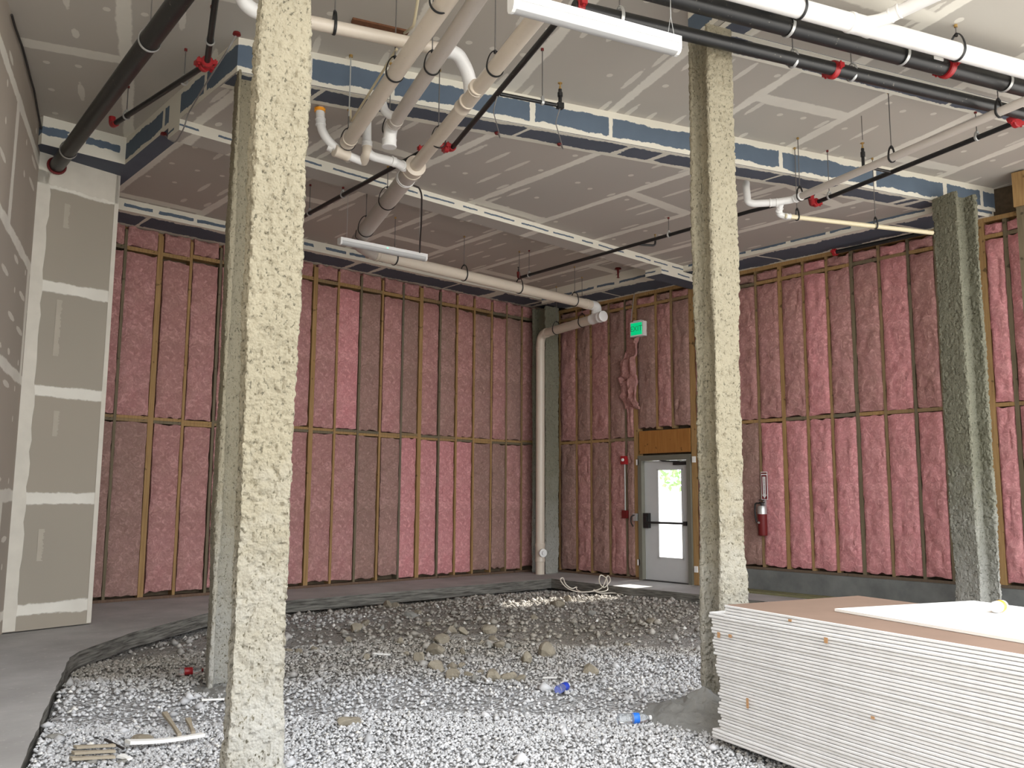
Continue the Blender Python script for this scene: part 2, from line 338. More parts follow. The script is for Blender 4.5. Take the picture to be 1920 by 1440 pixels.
M['exit_green'] = emis('lit green panel', (.0, .78, .30), .33); M['led'] = emis('green indicator', (.3, 1, .7), .6)
M['exit_letter'] = emis('sign lettering', (.35, 1.0, .6), .9)
M['leaf'] = plain('foliage', (.22, .36, .14), .7, var=.5, scale=3); M['bark'] = plain('bark', (.10, .08, .06), .9)
M['yard'] = plain('pale yard paving', (.50, .48, .45), .9, var=.1, scale=.5)

# ---------------------------------------------------------------- floor slab, gravel, yard
EDGE = [fr(-.54, -2.6), fr(-.54, 2.0), (1.27, 5.32, 0), (1.87, 7.10, 0), (2.36, 8.52, 0), (2.52, 8.80, 0), (3.28, 9.64, 0), (4.41, 10.54, 0), (5.2, 10.92, 0), (5.84, 11.11, 0), (8.2, 11.10, 0), (10.45, 11.12, 0), (10.9, 11.13, 0), (10.83, 9.37, 0), (10.91, 7.94, 0), (10.9, 4.0, 0), (10.9, -5.9, 0)]
def densify(poly, step=.12, amp=.007):
    out = []
    for i in range(len(poly)-1):
        a, b = Vector(poly[i]), Vector(poly[i+1]); n = max(1, int((b-a).length/step)); d = (b-a).normalized(); nn = Vector((-d.y, d.x, 0))
        for k in range(n):
            p = a.lerp(b, k/n); out.append(p+nn*(random.uniform(-amp, amp) if k else 0))
    out.append(Vector(poly[-1])); return out
E_ = densify(EDGE)
outer = [(12.13, -6.3), (12.13, 12.54), (2.0, 12.54), tuple(fr(-1.32, 10.6)[:2]), tuple(fr(-1.32, -2.6)[:2])]
mb = MB(); poly = [(p.x, p.y) for p in E_]+outer
mb.prism(poly, -.16, 0, 0, 1); mb.uv = {}
struct('floor', mb, [M['slab'], M['slab_edge']])
EA = np.array([(p.x, p.y) for p in E_])
def edge_dist(x, y):
    x, y = np.atleast_1d(x), np.atleast_1d(y); d = np.full(x.shape, 9.0)
    for i in range(len(EA)-1):
        a, b = EA[i], EA[i+1]; ab = b-a; t = np.clip(((x-a[0])*ab[0]+(y-a[1])*ab[1])/(ab@ab), 0, 1)
        d = np.minimum(d, np.hypot(x-a[0]-t*ab[0], y-a[1]-t*ab[1]))
    return d
def inside(x, y):
    x, y = np.atleast_1d(x), np.atleast_1d(y); P = np.array([(p.x, p.y) for p in E_]); n = len(P); c = np.zeros(x.shape, bool); j = n-1
    for i in range(n):
        xi, yi, xj, yj = *P[i], *P[j]
        c ^= ((yi > y) != (yj > y)) & (x < (xj-xi)*(y-yi)/((yj-yi) or 1e-9)+xi); j = i
    return c
def gz(x, y):
    x, y = np.atleast_1d(np.asarray(x, float)), np.atleast_1d(np.asarray(y, float)); P = np.stack([x, y, 0*x], 1)
    z = -.135+.05*(vnoise(P, 1.1, 3)-.5)+.025*(vnoise(P, 3.7, 4)-.5)
    d = edge_dist(x, y); a, b = x*FX.x+y*FX.y, x*FY.x+y*FY.y
    z -= .06*(1-sstep(.05, .45, d))*sstep(8.6, 10.4, y)
    z += .10*(1-sstep(.02, .9, d))*(1-sstep(7.4, 8.7, b))*(1-sstep(.3, .9, a))
    z += .075*np.exp(-((x-6.0)**2/2.0+(y-7.7)**2/1.1))*(0.6+.8*vnoise(P, 5, 8))      # the low heap of spoil
    z += .05*np.exp(-((x-8.9)**2/1.6+(y-9.9)**2/.5))
    return z
def g1(x, y): return float(gz(x, y)[0])
def dirt(x, y):
    P = np.stack([x, y, 0*x], 1); b = x*FY.x+y*FY.y
    w = b+1.4*(vnoise(P, .9, 21)-.5)+.6*(vnoise(P, 4, 22)-.5)
    return np.clip(sstep(6.6, 8.3, w)*(.45+.6*vnoise(P, .7, 23)), 0, 1)
def attr(me, name, vals): q = me.attributes.new(name, 'FLOAT', 'POINT'); q.data.foreach_set('value', np.asarray(vals, np.float32))
nx, ny = 230, 260; gx, gy = np.meshgrid(np.linspace(-1.2, 11.2, nx), np.linspace(-3.0, 11.6, ny), indexing='ij'); gx, gy = gx.ravel(), gy.ravel()
zz = gz(gx, gy)-.012; zz = np.where(edge_dist(gx, gy) < .02, np.minimum(zz, -.15), zz); zz = np.where(inside(gx, gy), zz, np.minimum(zz, -.17))
mb = MB(); mb.v = list(zip(gx.tolist(), gy.tolist(), zz.tolist())); mb.f = [(i*ny+j, (i+1)*ny+j, (i+1)*ny+j+1, i*ny+j+1) for i in range(nx-1) for j in range(ny-1)]; mb.m = [0]*len(mb.f)
o = struct('ground_gravel_bed', mb, M['gravel_bed'], smooth=True); attr(o.data, 'dirt', dirt(gx, gy))
# loose stones on the bed: uncountable
def stones(n, sampler, smin, smax, seed):
    r = np.random.default_rng(seed); x, y = sampler(r, n); k = inside(x, y) & (edge_dist(x, y) > .03); x, y = x[k], y[k]
    k = np.ones(len(x), bool)
    for q in ((1.93, 3.86), (3.1, 7.05), (5.62, 3.92)): k &= np.hypot(x-q[0], y-q[1]) > .2
    x, y = x[k], y[k]; n = len(x)
    base = np.array([(1, 0, 0), (-1, 0, 0), (0, 1, 0), (0, -1, 0), (0, 0, 1), (0, 0, -1)], float); fc = np.array([(0, 2, 4), (2, 1, 4), (1, 3, 4), (3, 0, 4), (2, 0, 5), (1, 2, 5), (3, 1, 5), (0, 3, 5)])
    s = (smin+(smax-smin)*r.random(n)**2)[:, None, None]
    V = base[None]*(1+.5*(r.random((n, 6, 3))-.5))+.45*(r.random((n, 6, 3))-.5); V = V*s*(np.array([1, 1, .75])*(.75+.5*r.random((n, 1, 3))))
    a = r.random(n)*6.283; c, q = np.cos(a)[:, None], np.sin(a)[:, None]; X, Y = V[:, :, 0]*c-V[:, :, 1]*q, V[:, :, 0]*q+V[:, :, 1]*c
    V = np.stack([X+x[:, None], Y+y[:, None], V[:, :, 2]+(gz(x, y)+s[:, 0, 0]*.25)[:, None]], 2)
    return V.reshape(-1, 3), (fc[None]+np.arange(n)[:, None, None]*6).reshape(-1, 3), np.repeat(r.random(n), 6), np.repeat(dirt(x, y), 6)
def samp_polar(dmin, dmax):
    def f(r, n):
        az = r.random(n)*1.5-.75; d = dmin+(dmax-dmin)*np.sqrt(r.random(n)); X = np.sin(az)*d; Yf = np.cos(az)*d
        return X*cb+Yf*sb, -X*sb+Yf*cb
    return f
parts = [stones(46000, samp_polar(3.2, 6.6), .0085, .019, 1), stones(34000, samp_polar(5.8, 9.5), .010, .024, 2), stones(16000, samp_polar(9, 15), .012, .034, 3), stones(1400, samp_polar(5, 14), .03, .06, 4)]
vo, fo, off = [], [], 0
for V, Fc, t, d in parts: vo.append(V); fo.append(Fc+off); off += len(V)
me = bpy.data.meshes.new('gravel'); V = np.concatenate(vo); Fc = np.concatenate(fo)
me.vertices.add(len(V)); me.vertices.foreach_set('co', V.astype(np.float32).ravel()); me.loops.add(Fc.size); me.loops.foreach_set('vertex_index', Fc.ravel().astype(np.int32))
me.polygons.add(len(Fc)); me.polygons.foreach_set('loop_start', np.arange(0, Fc.size, 3, dtype=np.int32)); me.polygons.foreach_set('loop_total', np.full(len(Fc), 3, np.int32)); me.update(calc_edges=True)
attr(me, 'tint', np.concatenate([p[2]*(1 if i < 3 else .8) for i, p in enumerate(parts)])); attr(me, 'dirt', np.concatenate([p[3] for p in parts])); me.materials.append(M['gravel'])
o = bpy.data.objects.new('gravel', me); COL.objects.link(o); tag(o, 'loose grey crushed gravel covering the sunken floor', 'gravel', kind='stuff')
mb = MB(); mb.prism([(-60, -60), (70, -60), (70, 60), (-60, 60)], -.6, -.24); struct('ground_yard', mb, M['yard'])

# ---------------------------------------------------------------- ceiling levels
ROOF = 3.0                                   # unseen roof edge, cut back so the sky brightens the near floor
def yf(b, x): return (b-FY.x*x)/FY.y
mb = MB(); mb.prism([tuple(fr(-1.45, ROOF)[:2]), (12.13, yf(ROOF, 12.13)), (12.13, 12.54), (2.0, 12.54), tuple(fr(-1.45, 10.65)[:2])], ZH, ZH+.25); mb.uv = {}
struct('ceiling', mb, M['ceil_front'])
mb = MB(); mb.prism([(3.02, yf(7.69, 3.02)), (RX+.1, yf(7.69, RX+.1)), (RX+.1, 8.43), (3.02, 8.43)], ZM, ZH, 0, 1); struct('ceiling_middle', mb, [M['ceil_mid'], M['blue_tall']])
a = fr(4.0, 5.74); b = fr(4.0, ROOF)
mb = MB(); mb.prism([(a.x, a.y), (RX+.1, yf(5.74, RX+.1)), (RX+.1, yf(ROOF, RX+.1)), (b.x, b.y)], ZR, ZH, 0, 1); struct('ceiling_right', mb, [M['ceil_front'], M['blue_tall']])
mb = MB(); mb.prism([(3.21, 8.74), (11.28, 8.74), (11.28, 11.78), (3.21, 11.78)], ZB, ZH, 0, 1); mb.uv = {}; struct('ceiling_back', mb, [M['ceil_back'], M['ceil_back']])
def soffit(name, poly, z0, z1, face, under, flat=None, vis=None):
    mb = MB(); mb.prism(poly, z0, z1, 0, 1)
    if vis: mb.uv = {k: [(a, b*(z1-z0)/vis) for a, b in q] for k, q in mb.uv.items()}
    n = len(poly); mb.uv[len(mb.f)-n-2] = flat or [(0, .5)]*n
    return struct(name, mb, [under, face])
soffit('trim_1', [(3.02, 8.43), (11.28, 8.43), (11.28, 8.74), (3.02, 8.74)], ZS, ZH, M['blue_mid'], M['ceil_mid'], vis=.12)
L_ = 8.3; under = [(0, 1), (0, 0), (L_, 0), (L_, 1)]
soffit('trim_2', [(3.12, 11.78), (RX+.1, 11.78), (RX+.1, BY+.1), (3.12, BY+.1)], ZM, ZH, M['blue_low'], M['blue_flat'], [(0, 1), (8.8, 1), (8.8, 0), (0, 0)], vis=.16)
soffit('trim_3', [(11.28, yf(7.69, 11.28)+.02), (RX+.1, yf(7.69, RX+.1)+.02), (RX+.1, 11.78), (11.28, 11.78)], ZK, ZH, M['blue_low'], M['blue_flat'], [(7.5, 0), (7.5, 1), (0, 1), (0, 0)], vis=.14)
soffit('trim_4', [(3.02, 8.74), (3.21, 8.74), (3.21, 11.78), (3.02, 11.78)], ZM, ZH, M['blue_tall'], M['blue_flat'])
soffit('trim_5', [(10.7, 8.42), (11.9, 8.42), (11.9, 8.75), (10.7, 8.75)], 4.97, ZS+.02, M['blue_mid'], M['blue_flat'])
soffit('trim_6', [(2.15, 10.08), (3.02, 10.08), (3.02, 10.6), (2.0, 10.6)], ZM, ZH, M['blue_low'], M['blue_flat'])
# flat strips of blue board let into the lower ceilings along their edges (5 mm proud, ragged compound borders)
def flush(name, quad, z, mat, L):
    mb = MB(); mb.prism([q[:2] for q in quad], z-.006, z+.01, 0); mb.uv = {}
    n = 4; mb.uv[0] = None; A = [tuple(q[:2]) for q in quad]
    bot = [mb.v[i][:2] for i in mb.f[0]]; key = {tuple(round(c, 4) for c in p): uv for p, uv in zip(A, [(0, 0), (L, 0), (L, 1), (0, 1)])}
    mb.uv[0] = [key[tuple(round(c, 4) for c in p)] for p in bot]; return struct(name, mb, [mat])
flush('trim_7', [(3.03, yf(7.70, 3.03)), (11.28, yf(7.70, 11.28)), (11.28, yf(8.06, 11.28)), (3.03, yf(8.06, 3.03))], ZM, M['blue_flat'], 8.7)
flush('trim_8', [fr(4.06, 5.73), fr(11.0, 5.73), fr(11.0, 5.42), fr(4.06, 5.42)], ZR, M['blue_flat'], 7)
flush('trim_9', [fr(4.06, 5.41), fr(4.06, 3.05), fr(4.36, 3.05), fr(4.36, 5.41)], ZR, M['blue_flat'], 3.4)
# dark slot with a brown board in the ceiling of the front bay
c = (at(660, 36, ZH)+at(765, 60, ZH))/2; d = (at(765, 60, ZH)-at(660, 36, ZH)); h = d.length/2; d.normalize(); w = Vector((-d.y, d.x, 0))
mb = MB(); mb.obox((c.x, c.y, ZH-.006), d*h, w*.035, (0, 0, .012)); tag(obj('ceiling_board', mb, M['steel_rust'], smooth=False), 'narrow rusty brown board let into the ceiling above the drain pipes', 'board')

# ---------------------------------------------------------------- walls
mb = MB(); a, b = fr(-1.29, -2.6), fr(-1.29, 10.60); c, d = fr(-1.45, 10.60), fr(-1.45, -2.6)
mb.prism([a[:2], b[:2], c[:2], d[:2]], 0, ZH); mb.uv = {}; struct('wall_left', mb, M['board_left'])
RB = [(2.18, 10.33), (3.105, 10.50), (3.105, BY+.1), (2.0, BY+.1)]
mb = MB(); mb.prism(RB, .012, ZH-.02); mb.uv = {}; wc = struct('wall_corner', mb, M['board_return'])
mb = MB()      # taped corners of the return
strips = [(2.18, 2.33, 0.02, 5.0), (3.055, 3.105, .02, 5.2), (2.19, 3.10, 4.86, 5.2)]
for x_, ya_, yb_ in ((127, 382, 428), (112, 562, 668), (107, 770, 818), (78, 992, 1052)): pa_, pb_ = on_y(x_, ya_, 10.38), on_y(x_, yb_, 10.38); strips.append((pa_.x-.028, pa_.x+.028, pb_.z, pa_.z))
for x0, x1, z0, z1 in strips:
    n = 40; u = Vector((RB[1][0]-RB[0][0], RB[1][1]-RB[0][1], 0)); t = lambda x: (x-2.18)/.925
    lo, hi = [], []; vert = (z1-z0) > (x1-x0)
    for i in range(n+1):
        k = i/n; j = random.uniform(-.012, .012)
        if vert: lo.append((x0, z0+(z1-z0)*k)); hi.append((x1+(j if x0 < 3 else 0), z0+(z1-z0)*k))
        else: lo.append((x0+(x1-x0)*k, z1)); hi.append((x0+(x1-x0)*k, z0+j))
    vs = []
    for q in lo+hi:
        for dy in (-.004, .006): vs.append((q[0], RB[0][1]+(q[0]-2.18)*u.y/u.x+dy, q[1]))
    m_ = 2*(n+1)
    fs = [(2*i, 2*i+2, m_+2*i+2, m_+2*i) for i in range(n)]+[(2*i+1, m_+2*i+1, m_+2*i+3, 2*i+3) for i in range(n)]+[(m_+2*i, m_+2*i+2, m_+2*i+3, m_+2*i+1) for i in range(n)]
    mb.add(vs, fs)
mb.m = [0 if i < 3*len(mb.f)//7 else 1 for i in range(len(mb.f))]
obj('joint_compound', mb, [plain('corner compound', (.62, .58, .50), .9, .1, var=.12), plain('thin compound', (.42, .375, .31), .9, .1, var=.1)], wc, smooth=False)
mb = MB(); mb.box((2.0, BY+.14, -.1), (12.27, BY+.2, ZH)); struct('wall_back', mb, M['osb'])
mb = MB()
for y0, y1, z0, z1 in ((10.02, BY+.2, -.1, ZH), (8.86, 10.02, 2.17, ZH), (.35, 8.86, -.1, ZH), (-6.9, .35, 4.6, ZH)): mb.box((12.12, y0, z0), (12.30, y1, z1))
struct('wall_right', mb, M['osb'])
mb = MB(); mb.box((11.93, .36, 0.001), (12.12, 8.60, .335)); struct('baseboard_right', mb, M['stem'])
mb = MB(); mb.box((11.985, .36, .336), (12.12, 8.6, .374)); struct('trim_10', mb, M['plate'])
mb = MB(); mb.box((3.11, BY+.005, .001), (11.97, BY+.14, .04)); struct('trim_11', mb, M['plate'])
mb = MB(); mb.box((11.985, 10.05, .001), (12.12, 12.39, .04)); struct('trim_12', mb, M['plate'])
mb = MB(); mb.box((3.11, BY+.10, 5.14), (11.97, BY+.14, 5.2)); struct('trim_13', mb, M['stud'])
mb = MB(); mb.box((11.985, 2.0, 5.06), (12.12, 12.39, 5.12)); struct('trim_14', mb, M['stud'])

# ---------------------------------------------------------------- studs, blocking, insulation
BS = [3.36, 3.80, 4.28, 4.73, 5.18, 5.58, 5.98, 6.38, 6.78, 7.21, 7.65, 8.08, 8.51, 8.90, 9.33, 9.72, 10.13, 10.56, 10.94, 11.34]
THICK = {4.28, 6.78, 8.90}
def stud(wall, u, w, z0, z1, grey, label, group):
    mb = MB()
    if wall == 'b': mb.box((u-w/2, BY, z0), (u+w/2, BY+.138, z1))
    else: mb.box((RX, u-w/2, z0), (RX+.138, u+w/2, z1))
    return tag(obj('wall_stud', mb, M['stud_grey'] if grey else M['stud'], smooth=False), label, 'stud', group)
def block(wall, u0, u1, z, grey, label, group, h=.04, ht=.0):
    mb = MB(); dd = random.uniform(0, .006)
    if wall == 'b': mb.box((u0, BY+dd, z-h/2), (u1, BY+.138, z+h/2))
    else: mb.box((RX+dd, u0, z-h/2), (RX+.138, u1, z+h/2))
    return tag(obj('blocking', mb, M['stud_grey'] if grey else M['stud'], smooth=False), label, 'blocking', group)
BSEED = [0]
def batt(wall, u0, u1, z0, z1, mat, label, group, bulge=.035, ragged=.02):
    BSEED[0] += 1; s = BSEED[0]; n, k = 13, max(6, int((z1-z0)/.04)); U = np.linspace(0, 1, n); T = np.linspace(0, 1, k)
    uu, tt = np.meshgrid(U, T, indexing='ij'); uu, tt = uu.ravel(), tt.ravel(); h = z1-z0
    P = np.stack([uu*(u1-u0), tt*h, np.full(uu.shape, s*3.7)], 1)
    rim = (1-(2*uu-1)**6)*(1-(2*tt-1)**(24))
    v = -.010+(.010+bulge*.6)*rim+(.030*(vnoise(P, 3.5, s)-.5)+.030*(vnoise(P, 12, s+5)-.5)+.012*(vnoise(P, 30, s+6)-.5))*np.maximum(rim, .3)
    crease = np.abs(vnoise(P*np.array([1, .8, 1]), 6, s+9)-.5); v -= .016*np.exp(-(crease/.04)**2)*rim
    zz = z0+tt*h+ragged*(vnoise(P, 14, s+2)-.5)*2*((tt < .02) | (tt > .98)); ww = u0+uu*(u1-u0)+.016*(vnoise(P, 9, s+3)-.5)*((uu < .01) | (uu > .99))
    mb = MB(); pt = (lambda a, v_, z: (a, BY-v_, z)) if wall == 'b' else (lambda a, v_, z: (RX-v_, a, z))
    mb.v = [pt(float(a), float(b), float(c)) for a, b, c in zip(ww, v, zz)]
    for i in range(n-1):
        for j in range(k-1):
            q = (i*k+j, (i+1)*k+j, (i+1)*k+j+1, i*k+j+1); mb.f.append(q if wall == 'b' else q[::-1])
    rimv = [i*k for i in range(n)]+[(n-1)*k+j for j in range(1, k)]+[i*k+k-1 for i in range(n-2, -1, -1)]+[j for j in range(k-2, 0, -1)]
    b0 = len(mb.v)
    for i in rimv: a = mb.v[i]; mb.v.append((a[0], BY+.13, a[2]) if wall == 'b' else (RX+.13, a[1], a[2]))
    L = len(rimv)
    for i in range(L):
        j = (i+1) % L; q = (rimv[j], rimv[i], b0+i, b0+j); mb.f.append(q if wall == 'b' else q[::-1])
    mb.f.append(tuple(b0+i for i in range(L))[::(1 if wall == 'b' else -1)]); mb.m = [0]*len(mb.f)
    return tag(obj('insulation_batt', mb, mat), label, 'insulation', group)
ZMID, ZTOP = 2.47, 4.93
nb = len(BS)
for i, x in enumerate(BS):
    k = nb-i; w = .075 if x in THICK else .038; grey = i in (1, 5, 10) or random.random() < .15
    stud('b', x, w, .041, 5.139, grey, 'vertical wood stud in the back wall, %s to the left of the corner pipe' % ordinal(k), 'back wall studs')
edges = [3.115]+BS+[11.72]
PINKB = {14, 15, 16, 17}
for i in range(len(edges)-1):
    a, b = edges[i], edges[i+1]; wa = .0 if i == 0 else (.0375 if a in THICK else .019); wb = .0 if i == len(edges)-2 else (.0375 if b in THICK else .019)
    a, b = a+wa+.002, b-wb-.002; k = len(edges)-1-i; g0, g1_ = max(0, random.uniform(-.025, .022)), max(0, random.uniform(-.025, .022))
    zm = ZMID+random.uniform(-.012, .012); zt = ZTOP+random.uniform(-.01, .01)-.06*(i < 4)+.0
    bay = '%s bay left of the corner column, back wall' % ordinal(k)
    for zq, nm in ((zm+.021, 'upper mid-height'), (zm-.021, 'lower mid-height')): block('b', a, b, zq, i < 1 or random.random() < .3, 'horizontal wood block, %s row, %s' % (nm, bay), 'back wall blocking')
    block('b', a, b, zt, i < 2 or i > 17, 'horizontal wood block, top row, %s' % bay, 'back wall blocking', h=.055)
    lo_m = M['batt_bright'] if i in (13, 14, 15, 16) else (M['batt_dull'] if i in (1, 2, 11, 12, 17, 18) else M['batt']); up_m = M['batt_bright'] if i in (10,) else (M['batt_dull'] if i > 10 and i % 2 else M['batt'])
    batt('b', a+.001+g0, b-.001-g1_, .075+random.uniform(0, .05), zm-.05, lo_m, 'pink insulation batt, bottom row, %s' % bay, 'back wall insulation')
    batt('b', a+.001+g0, b-.001-g1_, zm+.05, zt-.045-random.uniform(0, .04), up_m, 'pink insulation batt, middle row, %s' % bay, 'back wall insulation')
    batt('b', a+.001+g0, b-.001-g1_, zt+.035, 5.19, M['batt'], 'short pink insulation batt, top row, %s' % bay, 'back wall insulation', bulge=.05)
# right wall: bay beside the corner, the door bay, then the long run on the concrete kerb
RS1 = [(12.0, .038), (11.54, .038), (11.16, .038), (10.70, .038), (10.30, .038), (10.065, .09)]
RS2 = [(9.58, .04), (9.24, .04), (8.805, .11)]
RS3 = [(8.42, .038), (7.98, .038), (7.54, .038), (7.11, .06), (6.71, .038), (6.32, .038), (5.93, .05), (5.52, .038), (5.10, .038), (4.72, .05), (4.13, .08), (3.84, .05), (3.44, .038), (3.02, .038), (2.6, .038), (2.2, .038)]
def rbay(y1, w1, y0, w0, z0, z1, zm, zt, where, i):
    a, b = y0+w0/2+.002, y1-w1/2-.002
    if b-a < .06: return
    mats = [M['batt'], M['batt_dull']]; bright = y1 < 7.9
    rows = [zz_ for zz_ in (zm, zt) if zz_]
    for zq, nm in ((zm, 'mid-height'), (zt, 'top')):
        if zq: block('r', a, b, zq, random.random() < .2, 'horizontal wood block, %s row, %s' % (nm, where), 'right wall blocking', h=.05)
    z = z0+.03; names = ['bottom', 'middle', 'top'] if zm else ['middle', 'top']
    for q, (e, nm) in enumerate(zip(rows+[z1], names)):
        mt = (M['batt_bright'] if y1 < 4.6 or (bright and (q == 0 or i % 3 == 0)) else M['batt']) if bright else (M['batt_dull'] if (i+q) % 2 else M['batt'])
        if e-.035-z > .08: batt('r', a+.004, b-.004, z, e-.035, mt, 'pink insulation batt, %s row, %s' % (nm, where), 'right wall insulation', bulge=.05 if nm == 'top' else .035)
        z = e+.035
allr = [(12.40, 0)]+RS1
for i, (y, w) in enumerate(RS1): stud('r', y, w, .041, 5.06, i == 4, 'vertical wood stud between corner and exit door, %s to the right of the corner column' % ordinal(i+1), 'right wall studs')
for i in range(1, len(RS1)): rbay(*RS1[i-1], *RS1[i], .041, 5.06, ZMID, 4.9, '%s bay right of the corner column, toward the door' % ordinal(i), i)
for i, (y, w) in enumerate(RS2): stud('r', y, w, 2.62 if i < 2 else .002, 5.06, False, ['wood stud above the exit door, left of the middle', 'wood stud above the exit door, right of the middle', 'thick bundled wood studs on the right side of the exit door'][i], 'right wall studs')
dr = [RS1[-1]]+RS2
for i in range(1, 4): rbay(*dr[i-1], *dr[i], 2.63, 5.06, None, 4.88, '%s bay from the left above the exit door' % ordinal(i), i)
r3 = [RS2[-1]]+RS3
for i, (y, w) in enumerate(RS3): stud('r', y, w, .375 if y < 8.6 else .04, 5.06, i in (9, 11) or random.random() < .12, 'vertical wood stud on the concrete kerb, %s to the right of the exit door' % ordinal(i+1), 'right wall studs')
for i in range(1, len(r3)):
    if i == 11: continue
    rbay(*r3[i-1], *r3[i], .375 if i > 1 else .05, 5.06, 2.64, 4.86, '%s bay right of the exit door, above the kerb' % ordinal(i), i)
rbay(*r3[10], *r3[11], .375, 5.06, 2.64, 4.86, 'eleventh bay right of the exit door, above the kerb', 11)
mb = MB(); mb.box((11.955, 8.87, 2.20), (11.979, 9.97, 2.60)); tag(obj('plywood_header', mb, M['ply'], smooth=False), 'orange brown plywood panel fixed above the exit door', 'plywood')
# a torn flap of insulation hanging out of the bay under the exit sign
mb = MB(); n, k = 14, 34; vs = []
for i in range(n):
    for j in range(k):
        u, t = i/(n-1), j/(k-1); y = 10.28-.34*u; z = 4.02-1.0*t+.28*u*(1-t); tp = math.sin(math.pi*min(1, t*1.05+.04)); x = RX-.06-.10*math.sin(math.pi*t)*(.4+.6*u); y += .14*(1-t)*t*2*(1-u)
        vs.append((x, y, z))
v = np.array(vs); v[:, 0] -= .10*(vnoise(v, 9, 77)-.4)+.05*(vnoise(v, 22, 76)-.5); v[:, 1] += .10*(vnoise(v, 6, 78)-.5); v[:, 2] += .12*(vnoise(v, 6, 79)-.5)
back = v.copy(); back[:, 0] += .05
mb.v = [tuple(q) for q in np.concatenate([v, back])]; N = n*k
for i in range(n-1):
    for j in range(k-1): q = (i*k+j, i*k+j+1, (i+1)*k+j+1, (i+1)*k+j); mb.f += [q, tuple(N+w for w in q[::-1])]
bd = [i*k for i in range(n)]+[(n-1)*k+j for j in range(1, k)]+[i*k+k-1 for i in range(n-2, -1, -1)]+[j for j in range(k-2, 0, -1)]
mb.f += [(bd[(q+1) % len(bd)], bd[q], N+bd[q], N+bd[(q+1) % len(bd)]) for q in range(len(bd))]; mb.m = [0]*len(mb.f)
tag(obj('insulation_flap', mb, M['batt']), 'torn pink insulation flap hanging out of the wall below the exit sign', 'insulation')
# ---------------------------------------------------------------- fireproofed steel columns
def column(label, c, ang, W, D, z0, z1, mat, seed, res=.016, rough=1.0):
    tf, tw = .045, .05
    P = [(-W/2, -D/2), (W/2, -D/2), (W/2, -D/2+tf), (tw/2, -D/2+tf), (tw/2, D/2-tf), (W/2, D/2-tf), (W/2, D/2), (-W/2, D/2), (-W/2, D/2-tf), (-tw/2, D/2-tf), (-tw/2, -D/2+tf), (-W/2, -D/2+tf)]
    out = []
    for i in range(12):
        a, b = np.array(P[i]), np.array(P[(i+1) % 12]); n = max(2, int(np.hypot(*(b-a))/res))
        out += [a+(b-a)*k/n for k in range(n)]
    out = np.array(out)
    for _ in range(2): out = .25*np.roll(out, 1, 0)+.5*out+.25*np.roll(out, -1, 0)
    tg = np.roll(out, -1, 0)-np.roll(out, 1, 0); nr = np.stack([tg[:, 1], -tg[:, 0]], 1); nr /= np.linalg.norm(nr, axis=1, keepdims=True)
    m_, k = len(out), int((z1-z0)/res); Z = np.linspace(z0, z1, k)
    L = np.repeat(out[None], k, 0).reshape(-1, 2); N = np.repeat(nr[None], k, 0).reshape(-1, 2); zz = np.repeat(Z, m_)
    Q = np.stack([L[:, 0], L[:, 1], zz], 1)
    d = .030*(vnoise(Q, 1.6, seed)-.5)+.011*(vnoise(Q, 9, seed+1)-.5)+.005*(vnoise(Q, 30, seed+2)-.45)
    pit = vnoise(Q*np.array([1, 1, .8]), 52, seed+3); d += -.010*sstep(.6, .8, pit)+.012*(vnoise(Q, 85, seed+4)-.5)
    L = L+N*(d*rough)[:, None]; ca, sa = math.cos(ang), math.sin(ang)
    X = c[0]+L[:, 0]*ca-L[:, 1]*sa; Y = c[1]+L[:, 0]*sa+L[:, 1]*ca
    mb = MB(); mb.v = list(zip(X.tolist(), Y.tolist(), zz.tolist()))
    mb.f = [(j*m_+i, j*m_+(i+1) % m_, (j+1)*m_+(i+1) % m_, (j+1)*m_+i) for j in range(k-1) for i in range(m_)]
    mb.f += [tuple(range(m_-1, -1, -1)), tuple((k-1)*m_+i for i in range(m_))]; mb.m = [0]*len(mb.f)
    return tag(obj('steel_column', mb, mat, origin=(c[0], c[1], z0)), label, 'column')
def ond(px, py, d): r = ray(px, py); return O3+r*(d/r.dot(F0))
D90 = math.radians(90)
p = ond(455, 720, 4.32); c = p+FX*.14+FY*.14
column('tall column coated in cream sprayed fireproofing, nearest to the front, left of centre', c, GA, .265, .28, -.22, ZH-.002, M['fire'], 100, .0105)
NEAR = c
p = ond(417, 720, 7.25); c = p+FX*.165+FY*.21; FARL = c
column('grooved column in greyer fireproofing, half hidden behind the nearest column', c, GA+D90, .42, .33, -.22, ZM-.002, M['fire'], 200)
p = ond(1341, 720, 6.5); c = p+FX*.125+FY*.135; RCOL = c
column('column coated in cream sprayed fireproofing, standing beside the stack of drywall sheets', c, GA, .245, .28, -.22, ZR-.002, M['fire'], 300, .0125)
p = ond(1766, 720, 10.55); c = p-FY*.18+FX*.18; WCOL = c
column('dark grooved fireproofed column standing close to the right wall', c, GA+D90, .36, .36, .001, ZM-.002, M['fire_shaded'], 400, .0135, 1.35)
column('dark fireproofed column in the far corner behind the vertical drain pipe', (11.64, 12.05), 0, .36, .40, .001, ZK-.002, M['fire_shaded'], 500, .018, 1.2)
